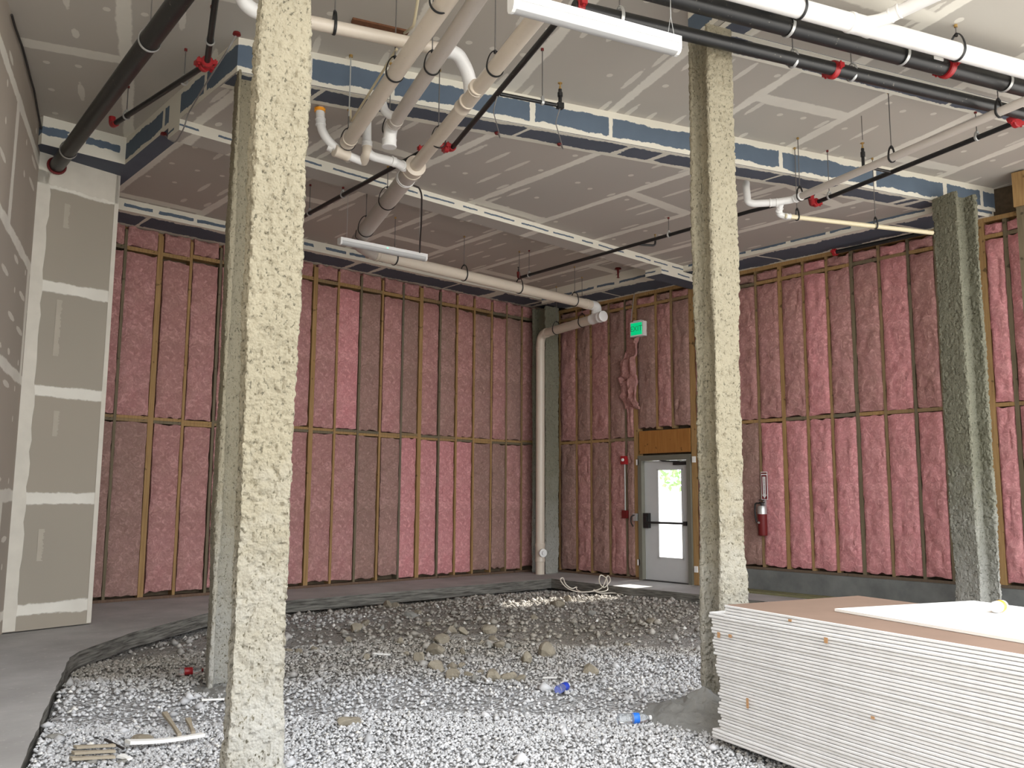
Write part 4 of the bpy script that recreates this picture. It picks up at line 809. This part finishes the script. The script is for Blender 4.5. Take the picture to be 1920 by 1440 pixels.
for a, b in (((gy0-.02, gz0-.02), (gy1+.02, gz0+.015)), ((gy0-.02, gz1-.015), (gy1+.02, gz1+.02)), ((gy0-.02, gz0), (gy0+.015, gz1)), ((gy1-.015, gz0), (gy1+.02, gz1))): mb.box((x0-.008, a[0], a[1]), (x0-.0005, b[0], b[1]))
obj('glazing_bead', mb, M['door_white'], leaf, smooth=False)
obj('pane', MB().box((DX-.004, gy0-.01, gz0-.01), (DX+.004, gy1+.01, gz1+.01)), M['glass'], leaf, smooth=False)
mb = MB(); mb.tube([(x0-.085, 9.0, 1.0), (x0-.085, 9.85, 1.0)], .020, 12); mb.box((x0-.10, 8.97, .965), (x0, 9.03, 1.035)); pb = obj('push_bar', mb, M['black'], t); 
mb = MB(); mb.box((x0-.075, 9.80, .90), (x0, 9.91, 1.16)); mb.box((x0-.10, 9.82, .98), (x0-.07, 9.88, 1.10)); obj('latch_case', mb, M['black'], t, smooth=False)
mb = MB(); mb.box((x0-.05, 9.0, 1.985), (x0, 9.26, 2.04)); mb.tube([(x0-.03, 9.13, 2.04), (x0-.10, 9.45, 2.06)], .012, 8); mb.tube([(x0-.10, 9.45, 2.06), (x0-.03, 9.60, 2.09)], .010, 8); obj('door_closer', mb, M['black'], t)
obj('threshold', MB().box((11.96, 8.95, 0.001), (12.2, 9.93, .014)), M['black'], t, smooth=False)
for y, z in ((10.015, 2.05), (8.80, 2.07), (10.015, .30), (8.80, .26)): obj('shim', MB().box((11.95, y-.03, z-.05), (11.979, y+.03, z+.05)), M['gypsum'], t, smooth=False)
# yard beyond the door
def tree(c, h, R, label, seed):
    t = thing('tree', label, 'tree', (c[0], c[1], -.24)); obj('trunk', MB().tube([(c[0], c[1], -.24), (c[0]+.1, c[1], h*.6)], .12, 10), M['bark'], t)
    r = np.random.default_rng(seed); mb = MB()
    for k in range(420):
        d = r.normal(size=3); d /= np.linalg.norm(d); q = np.array([c[0], c[1], h*.68])+d*R*np.array([1, 1, .75])*(.55+.5*r.random()); u = r.normal(size=3); u /= np.linalg.norm(u); v = np.cross(u, r.normal(size=3)); v /= np.linalg.norm(v); s = .12+.1*r.random()
        mb.add([q-u*s, q+v*s*.5, q+u*s, q-v*s*.5], [(0, 1, 2, 3)])
    obj('foliage', mb, M['leaf'], t, smooth=False)
tree((30.0, 22.3), 4.4, 2.0, 'leafy green tree seen through the upper glass of the exit door', 3)
tag(obj('post', MB().box((16.0, 11.45, -.24), (16.07, 11.52, 1.05)), M['grey_metal'], smooth=False), 'thin grey post standing outside, seen through the lower door glass', 'post')
# ---------------------------------------------------------------- signs and safety gear
def text(name, body, size, mat, parent, loc, ydir, depth=.002, align='CENTER', line=.8):
    cu = bpy.data.curves.new(name, 'FONT'); cu.body = body; cu.size = size; cu.align_x = align; cu.align_y = 'CENTER'; cu.extrude = depth; cu.space_line = line
    tmp = bpy.data.objects.new('tmp', cu); COL.objects.link(tmp); dg = bpy.context.evaluated_depsgraph_get(); me = bpy.data.meshes.new_from_object(tmp.evaluated_get(dg)); bpy.data.objects.remove(tmp)
    xd = Vector(ydir).normalized(); n = xd.cross(Z0); R = Matrix((xd, Z0, n)).transposed()
    me.transform(R.to_4x4()); me.transform(Matrix.Translation(Vector(loc)-Vector(ORG[parent.name]))); me.materials.clear(); me.materials.append(mat)
    o = bpy.data.objects.new(name, me); COL.objects.link(o); o.parent = parent; ORG[o.name] = ORG[parent.name]; return o
y, z = 9.92, 4.44; t = thing('exit_sign', 'lit green EXIT sign in a white housing on the wall above the door', 'sign', (11.93, y, z-.135))
obj('housing', MB().box((11.86, y-.15, z-.135), (11.965, y+.15, z+.135)), M['white'], t, smooth=False); obj('canopy', MB().box((11.88, y-.09, z+.136), (11.96, y+.09, z+.16)), M['white'], t, smooth=False); obj('bracket', MB().box((11.966, y-.05, z-.05), (11.979, y+.05, z+.05)), M['white'], t, smooth=False)
pn = obj('panel', MB().box((11.852, y-.125, z-.11), (11.8595, y+.125, z+.11)), M['exit_green'], t, smooth=False)
M['exit_dark'] = emis('sign letter', (.03, .36, .15), .12)
text('lettering', 'EXIT', .135, M['exit_dark'], pn, (11.8505, y, z), (0, -1, 0))
t = thing('fire_alarm_pull', 'red fire alarm box on a thin conduit, left of the exit door', 'alarm', (11.93, 10.31, 1.05))
obj('upper_box', MB().box((11.90, 10.255, 2.02), (11.978, 10.365, 2.17)), M['red'], t, smooth=False); obj('conduit', MB().tube([(11.94, 10.30, 1.20), (11.94, 10.30, 2.03)], .011, 8), M['galv'], t); obj('lower_box', MB().box((11.91, 10.25, 1.06), (11.978, 10.36, 1.20)), M['dark_red'], t, smooth=False)
obj('lamp', MB().lathe((11.90, 10.31, 2.10), (-1, 0, 0), [(0, .03), (.02, .026), (.03, .001)], 12), M['white'], t)
t = thing('junction_box', 'open grey electrical box with bare wires beside the exit door frame', 'electrical box', (11.93, 10.07, 1.0)); obj('box_shell', MB().box((11.92, 10.03, 1.02), (11.978, 10.11, 1.15)), M['galv'], t, smooth=False); obj('wires', MB().tube(fillet([(11.92, 10.07, 1.12), (11.86, 10.10, 1.10), (11.88, 10.12, .98), (11.90, 10.08, .92)], .04), .010, 8), M['black'], t)
y = 7.47; t = thing('fire_extinguisher', 'dark red fire extinguisher hanging on the wall behind the right column', 'fire extinguisher', (11.86, y, .86))
mb = MB(); mb.lathe((11.87, y, .86), Z0, [(0, .05), (.004, .066), (.03, .07), (.36, .07), (.40, .06), (.43, .03), (.44, .02)], 24); obj('tank', mb, M['dark_red'], t)
obj('nameplate', MB().lathe((11.87, y, 1.19), Z0, [(0, .0712), (.09, .0712), (.125, .0565), (.126, .05)], 24), M['galv'], t); obj('gauge', MB().lathe((11.80, y+.02, 1.06), (-1, 0, 0), [(0, .018), (.006, .018), (.007, .001)], 12), M['galv'], t)
mb = MB(); mb.tube([(11.87, y, 1.29), (11.87, y, 1.36)], .02, 12); mb.box((11.80, y-.012, 1.36), (11.93, y+.012, 1.375)); mb.box((11.80, y-.012, 1.395), (11.92, y+.012, 1.41)); obj('handle', mb, M['black'], t)
obj('hose', MB().tube(fillet([(11.86, y+.02, 1.35), (11.84, y+.10, 1.36), (11.84, y+.11, 1.20), (11.84, y+.085, 1.06)], .06), .013, 10), M['black'], t); obj('wall_hook', MB().box((11.93, y-.02, 1.30), (11.979, y+.02, 1.42)), M['galv'], t, smooth=False)
y = 7.45; z0, z1 = 1.41, 1.84; t = thing('extinguisher_sign', 'narrow red and white fire extinguisher sign with a downward arrow above the extinguisher', 'sign', (11.93, y, z0))
obj('plate', MB().box((11.918, y-.055, z0), (11.926, y+.055, z1)), M['white'], t, smooth=False); obj('red_field', MB().box((11.9165, y-.046, z0+.01), (11.9178, y+.046, z1-.05)), M['dark_red'], t, smooth=False)
ar = obj('arrow', MB().add([(11.9155, y+.026, z1-.075), (11.9155, y-.026, z1-.075), (11.9155, y-.026, z0+.075), (11.9155, y-.04, z0+.075), (11.9155, y, z0+.018), (11.9155, y+.04, z0+.075), (11.9155, y+.026, z0+.075)], [tuple(range(7))]).add([(11.9164, y+.026, z1-.075), (11.9164, y-.026, z1-.075), (11.9164, y, z0+.02)], [(0, 2, 1)]), M['white'], t, smooth=False)
obj('arrow_bar', MB().box((11.9155, y-.05, z1-.034), (11.9178, y+.05, z1-.012)), M['dark_red'], t, smooth=False)
text('lettering', '\n'.join('FIREEXTINGUISHER'), .024, M['dark_red'], ar, (11.914, y, (z0+z1)/2+.005), (0, -1, 0), .0008, line=.66)

# ---------------------------------------------------------------- stack of drywall sheets
u, v = (FX*.996+FY*.087).normalized(), (FX*.087-FY*.996).normalized()      # across, along
S0 = at(1352, 1392, -.09); N = 44; TH = .01905; zb = -.07
r = random.Random(5)
SH = []
for i in range(N):
    k = N-i                                                             # counted from the top
    off = -.012*r.random()+(.0 if k <= 3 else (-.065 if k < 5 else (-.05+.05*min(1, (k-5)/22.)))); off += r.uniform(-.010, .010)+(-.06 if k in (42, 43, 44) else 0)
    al = r.uniform(-.012, .012)+(.0 if k > 3 else .05)
    if k <= 3: off, al = -.004*r.random(), .17+.01*r.random()
    z = zb+i*TH; c = S0+u*(.61+off*.3)+v*(1.83+off*1.0+al*.4); c.z = z+TH/2-.0003
    cx, cy, h = .61, 1.83, TH/2-.0013; e = .0036
    prof = [(-cx, -h+e), (-cx+e*1.1, -h), (cx-e*1.1, -h), (cx, -h+e), (cx, h-e), (cx-e*1.1, h), (-cx+e*1.1, h), (-cx, h-e)]
    mb = MB(); n = 8; mb.add([c+u*a+v*cy*s_+Z0*b for s_ in (-1, 1) for a, b in prof], [(j, (j+1) % n, n+(j+1) % n, n+j) for j in range(n)]+[tuple(range(n-1, -1, -1)), tuple(range(n, 2*n))])
    mb.m = [0]*8+[1, 1]
    if k == 1: mb.m[5] = 2
    o = obj('drywall_sheet', mb, [M['edge_paper'], M['gypsum'], M['brown_paper']], smooth=False)
    tag(o, ('top sheet of the tall drywall stack, brown paper face up' if k == 1 else 'bottom sheet of the tall drywall stack by the right column' if k == N else 'drywall sheet with a pale grey edge, %s from the top of the tall stack' % ordinal(k)), 'drywall sheet', 'stacked drywall sheets'); SH.append((o, c, k))
ztop = zb+N*TH
c = at(1565, 1146, ztop); WS = []
q0, q1 = c, at(1873, 1136, ztop)
mb = MB(); n = 8; cx, cy, h = .585, .95, .0078; cc = c+FX*cx-FY*cy; cc.z = ztop+h+.0004
mb.obox(cc, FX*cx, FY*cy, Z0*h); tag(obj('drywall_sheet', mb, M['gypsum'], smooth=False), 'bright white drywall piece lying on top of the tall stack', 'drywall sheet')
p = at(1873, 1137, ztop+.05); a = (FX*.93+FY*.36).normalized(); t = thing('plastic_container', 'small white container with an orange band lying on the white drywall piece', 'container', (p.x, p.y, ztop+.0165)); zc = ztop+.0165+.034
p = Vector((p.x, p.y, zc)); obj('body', MB().lathe(p-a*.075, a, [(0, .02), (.006, .030), (.02, .0335), (.06, .0335)], 24), M['white'], t); obj('band', MB().lathe(p-a*.016, a, [(0, .0335), (.001, .034), (.05, .034), (.051, .0335)], 24), M['orange'], t); obj('lid', MB().lathe(p+a*.035, a, [(0, .0325), (.03, .032), (.045, .026), (.05, .001)], 24), M['white'], t)
for (x, y, w, h_) in ((1352, 1190, .012, .035), (1375, 1192, .014, .02), (1405, 1318, .009, .06), (1484, 1163, .012, .014), (1555, 1200, .012, .03), (1640, 1345, .011, .014)):   # torn paper tabs on the sheet edges
    # find the long face of the stack under that pixel
    rr = ray(x, y); tt = (S0-O3).dot(u)/rr.dot(u); P_ = O3+rr*tt; best = min(SH, key=lambda s_: abs(s_[1].z-P_.z)); o, c, k = best
    d = (P_-c).dot(v); e = c+v*d-u*.622; e.z = P_.z; mb = MB(); mb.obox(e, v*w, u*.0014, Z0*h_/2); f = obj('torn_paper', mb, M['torn'], o, smooth=False); f['label'] = 'torn brown paper tab'

# ---------------------------------------------------------------- rubble and litter
def rock(c, s, seed, mat, flat=.7, yaw=0):
    r = np.random.default_rng(seed); n, k = 14, 8; mb = MB(); vs = []
    for j in range(k+1):
        ph = math.pi*j/k
        for i in range(n): a = 2*math.pi*i/n; vs.append((math.cos(a)*math.sin(ph), math.sin(a)*math.sin(ph), math.cos(ph)))
    V = np.array(vs)
    for _ in range(11):                                                  # facet it with random cutting planes
        d = r.normal(size=3); d /= np.linalg.norm(d); h = r.uniform(.5, .82); m_ = V@d > h; V[m_] -= np.outer((V[m_]@d-h), d)
    V += .10*(np.stack([vnoise(V+5, 2.2, seed+i) for i in range(3)], 1)-.5)
    V = V*np.array([s, s*r.uniform(.65, .95), s*flat]); ca, sa = math.cos(yaw), math.sin(yaw); V = np.stack([V[:, 0]*ca-V[:, 1]*sa, V[:, 0]*sa+V[:, 1]*ca, V[:, 2]], 1)
    V += np.array([c[0], c[1], c[2]+s*flat*.32])
    mb.v = [tuple(map(float, q)) for q in V]; mb.f = [(j*n+i, (j+1)*n+i, (j+1)*n+(i+1) % n, j*n+(i+1) % n) for j in range(k) for i in range(n)]; mb.m = [0]*len(mb.f)
    return obj('rubble_chunk', mb, mat, smooth=False)
def ground(px, py):
    z = -.13
    for _ in range(6): p = at(px, py, z); z = g1(p.x, p.y)
    return Vector((p.x, p.y, z))
RK = [(828, 1204, 34), (817, 1224, 34), (785, 1240, 32), (818, 1256, 40), (846, 1254, 26), (849, 1270, 34), (878, 1268, 20), (890, 1276, 26), (925, 1274, 34), (953, 1272, 32), (976, 1276, 24), (987, 1242, 34), (1026, 1230, 46), (917, 1192, 32), (924, 1202, 24), (904, 1209, 18), (916, 1213, 18), (936, 1214, 26), (951, 1216, 18), (749, 1206, 18), (668, 1182, 28), (684, 1172, 20), (650, 1218, 18), (688, 1236, 18), (654, 1202, 14), (848, 1188, 30), (868, 1196, 24), (726, 1138, 22), (742, 1138, 18), (784, 1150, 18), (772, 1158, 28), (860, 1126, 16), (903, 1140, 14), (910, 1140, 12), (803, 1172, 14), (716, 1180, 16), (866, 1250, 18), (901, 1262, 16), (1105, 1262, 34), (1110, 1152, 20), (1045, 1138, 30), (1220, 1166, 22), (868, 1224, 18), (1176, 1212, 16), (1000, 1160, 16), (1025, 1112, 14), (1064, 1128, 20), (760, 1228, 16), (560, 1224, 18), (590, 1220, 16), (540, 1222, 16)]
RK.sort()
for i, (x, y, w) in enumerate(RK):
    p = ground(x, y); d = (p-O3).dot(fwd); s = w/2*d/FOC*1.12; gr = i % 5 == 3 and w < 31
    o = rock(p, s, 900+i, M['rock_grey'] if gr else M['rock'], random.uniform(.55, .85), random.random()*6)
    tag(o, '%s rubble chunk on the gravel, %s from the left in the scattered heap' % (('grey' if gr else 'tan'), ordinal(i+1)), 'rubble', 'rubble chunks on the gravel')
p = ground(655, 1358); o = rock(p, .10, 1401, M['rock'], .52, -.3); o.scale = (1.35, .8, 1); tag(o, 'lone flat pinkish tan stone on the near gravel, right of the nearest column', 'stone')
p = ground(267, 1392); o = rock(p, .095, 1402, M['rock'], .5, .8); tag(o, 'tan flat stone lying behind the white board scrap', 'stone')
for i, (x, y) in enumerate(((225, 1432), (170, 1428), (140, 1420), (105, 1385))): p = ground(x, y); tag(rock(p, .05+.015*(i % 2), 1410+i, M['rock_grey'], .4, i), 'grey stone among the gravel, %s to the left of the white board scrap' % ordinal(i+1), 'stone')
def board(a, b, w, th, mat, name, label, cat, lift=.03, bend=0):
    a, b = Vector(a), Vector(b); d = (b-a).normalized(); s = d.cross(Z0).normalized(); n = 10; mb = MB(); vs = []
    for i in range(n+1):
        t_ = i/n; q = a.lerp(b, t_)+Z0*(lift+bend*math.sin(math.pi*t_)); ww = w*(.8+.25*math.sin(2+4*t_))/2
        vs += [q-s*ww-Z0*th/2, q+s*ww-Z0*th/2, q+s*ww+Z0*th/2, q-s*ww+Z0*th/2]
    mb.add(vs, [(i*4+k, i*4+(k+1) % 4, i*4+4+(k+1) % 4, i*4+4+k) for i in range(n) for k in range(4)]+[(3, 2, 1, 0), (n*4, n*4+1, n*4+2, n*4+3)])
    return tag(obj(name, mb, mat, smooth=False), label, cat)
board(ground(238, 1409), ground(380, 1394), .07, .02, M['gypsum'], 'board_scrap', 'long white board scrap lying on the gravel at the lower left', 'scrap', .055, -.012)
board(ground(308, 1348), ground(336, 1390), .035, .02, M['tan_wood'], 'wood_batten', 'thin weathered batten behind the white board scrap, left one of two', 'wood', .04)
board(ground(352, 1358), ground(362, 1384), .035, .02, M['tan_wood'], 'wood_batten', 'short weathered batten behind the white board scrap, right one of two', 'wood', .035)
board(ground(196, 1396), ground(232, 1414), .012, .012, M['cable'], 'dark_stick', 'thin dark stick pointing at the left end of the white board scrap', 'stick', .03)
t = None
for i, (y0_, y1_) in enumerate(((1403, 1411), (1414, 1422), (1425, 1433))): board(ground(140-i*4, (y0_+y1_)/2+4), ground(214, (y0_+y1_)/2), .05, .014, M['tan_wood'], 'flat_board', 'pale flat board strip at the lower left, %s from the back of three' % ordinal(i+1), 'wood', .03)
for x, y, x2, y2, w, nm in ((700, 1230, 731, 1231, .035, 'narrow white scrap beside the rubble heap'), (1048, 1098, 1066, 1097, .03, 'small cream wood scrap lying before the slab edge, left of the exit door'), (1018, 1276, 1044, 1276, .03, 'white scrap on the gravel left of the blue labelled bottle'), (378, 1319, 420, 1317, .02, 'thin white strip lying on the dusty debris behind the nearest column'), (905, 1274, 914, 1282, .025, 'tiny white scrap at the front of the rubble heap'), (225, 1425, 243, 1432, .05, 'rounded white scrap below the white board scrap')):
    board(ground(x, y), ground(x2, y2), w, .012, M['gypsum'], 'board_scrap', nm, 'scrap', .025)
def bottle(p, d, L, R, label, lab, span=(.38, .62), cap=None, body=None):
    d = Vector(d); d.z = 0; d.normalize(); q = Vector((p.x, p.y, p.z+R+.004))-d*L/2; t = thing('plastic_bottle', label, 'bottle', (p.x, p.y, p.z+.004))
    obj('body', MB().lathe(q, d, [(0, R*.6), (L*.02, R*.92), (L*.06, R), (L*.70, R), (L*.80, R*.8), (L*.90, R*.4), (L*.94, R*.38)], 20), body or M['clear'], t)
    obj('label', MB().lathe(q+d*L*span[0], d, [(0, R*1.0), (.001, R*1.02), (L*(span[1]-span[0]), R*1.02), (L*(span[1]-span[0])+.001, R)], 20), lab, t)
    obj('cap', MB().lathe(q+d*L*.93, d, [(0, R*.46), (L*.07, R*.46), (L*.071, .001)], 14), cap or M['white'], t)
p = ground(1056, 1298); bottle(p, ground(1085, 1285)-p, .22, .034, 'clear plastic bottle with a dark blue label lying on the gravel', M['blue_label'], (.42, .74), M['white'])
p = ground(1190, 1358); bottle(p, ground(1225, 1356)-p, .24, .036, 'clear plastic bottle with a bright blue band lying on the near gravel', M['blue_cap'], (.45, .62), M['white'])
p = ground(358, 1266); bottle(p, ground(380, 1264)-p, .20, .032, 'red labelled bottle lying beside the grooved column base', M['red'], (.22, .55), M['dark_red'])
# tangle of cream wire by the door
r = random.Random(9); base = ground(1100, 1112); pts = []
ctl = [(1168, 1116, .02), (1150, 1108, .05), (1128, 1112, .03), (1116, 1110, .05), (1112, 1106, .09), (1124, 1112, .05), (1140, 1112, .08), (1138, 1098, .26), (1126, 1096, .32), (1122, 1104, .22), (1132, 1112, .10), (1146, 1100, .22), (1140, 1094, .30), (1130, 1108, .12), (1112, 1110, .05), (1092, 1113, .02), (1075, 1112, .03), (1060, 1108, .08), (1052, 1104, .16), (1050, 1102, .2), (1056, 1100, .22), (1060, 1107, .12), (1072, 1106, .05), (1082, 1101, .10), (1080, 1104, .05), (1090, 1110, .02)]
for x, y, h in ctl: q = ground(1050+(x-1050), 1114); q = at(x, 1114+(y-1110)*.35, -.13); pts.append(Vector((q.x, q.y, g1(q.x, q.y)+.012+h*1.05)))
tag(obj('wire_tangle', MB().tube(fillet(pts, .2, 5), .009, 8), M['wire_white']), 'tangle of cream wire lying on the gravel before the exit door', 'wire')
# green timber on the slab beside the kerb
a = Vector((11.78, 8.55, .001)); mb = MB(); mb.box((11.80, 5.2, .001), (11.89, 8.55, .042)); tag(obj('sill_timber', mb, M['green_wood'], smooth=False), 'long greenish treated timber lying on the slab along the concrete kerb', 'timber')
mb = MB(); mb.box((11.66, 5.6, .001), (11.76, 8.3, .038)); tag(obj('sill_timber', mb, M['green_wood'], smooth=False), 'second greenish timber lying in front of the one by the kerb', 'timber')
# heavy framing at the near end of the right wall
mb = MB(); mb.box((11.60, 3.44, 5.06), (11.95, 3.60, 5.50)); tag(obj('header_block', mb, M['stud'], smooth=False), 'short thick wooden header under the ceiling at the right edge of the photo', 'lumber')
mb = MB(); mb.box((11.62, 3.44, .338), (11.76, 3.58, 5.058)); tag(obj('timber_post', mb, M['stud_grey'], smooth=False), 'heavy timber post standing at the right edge of the photo', 'post')
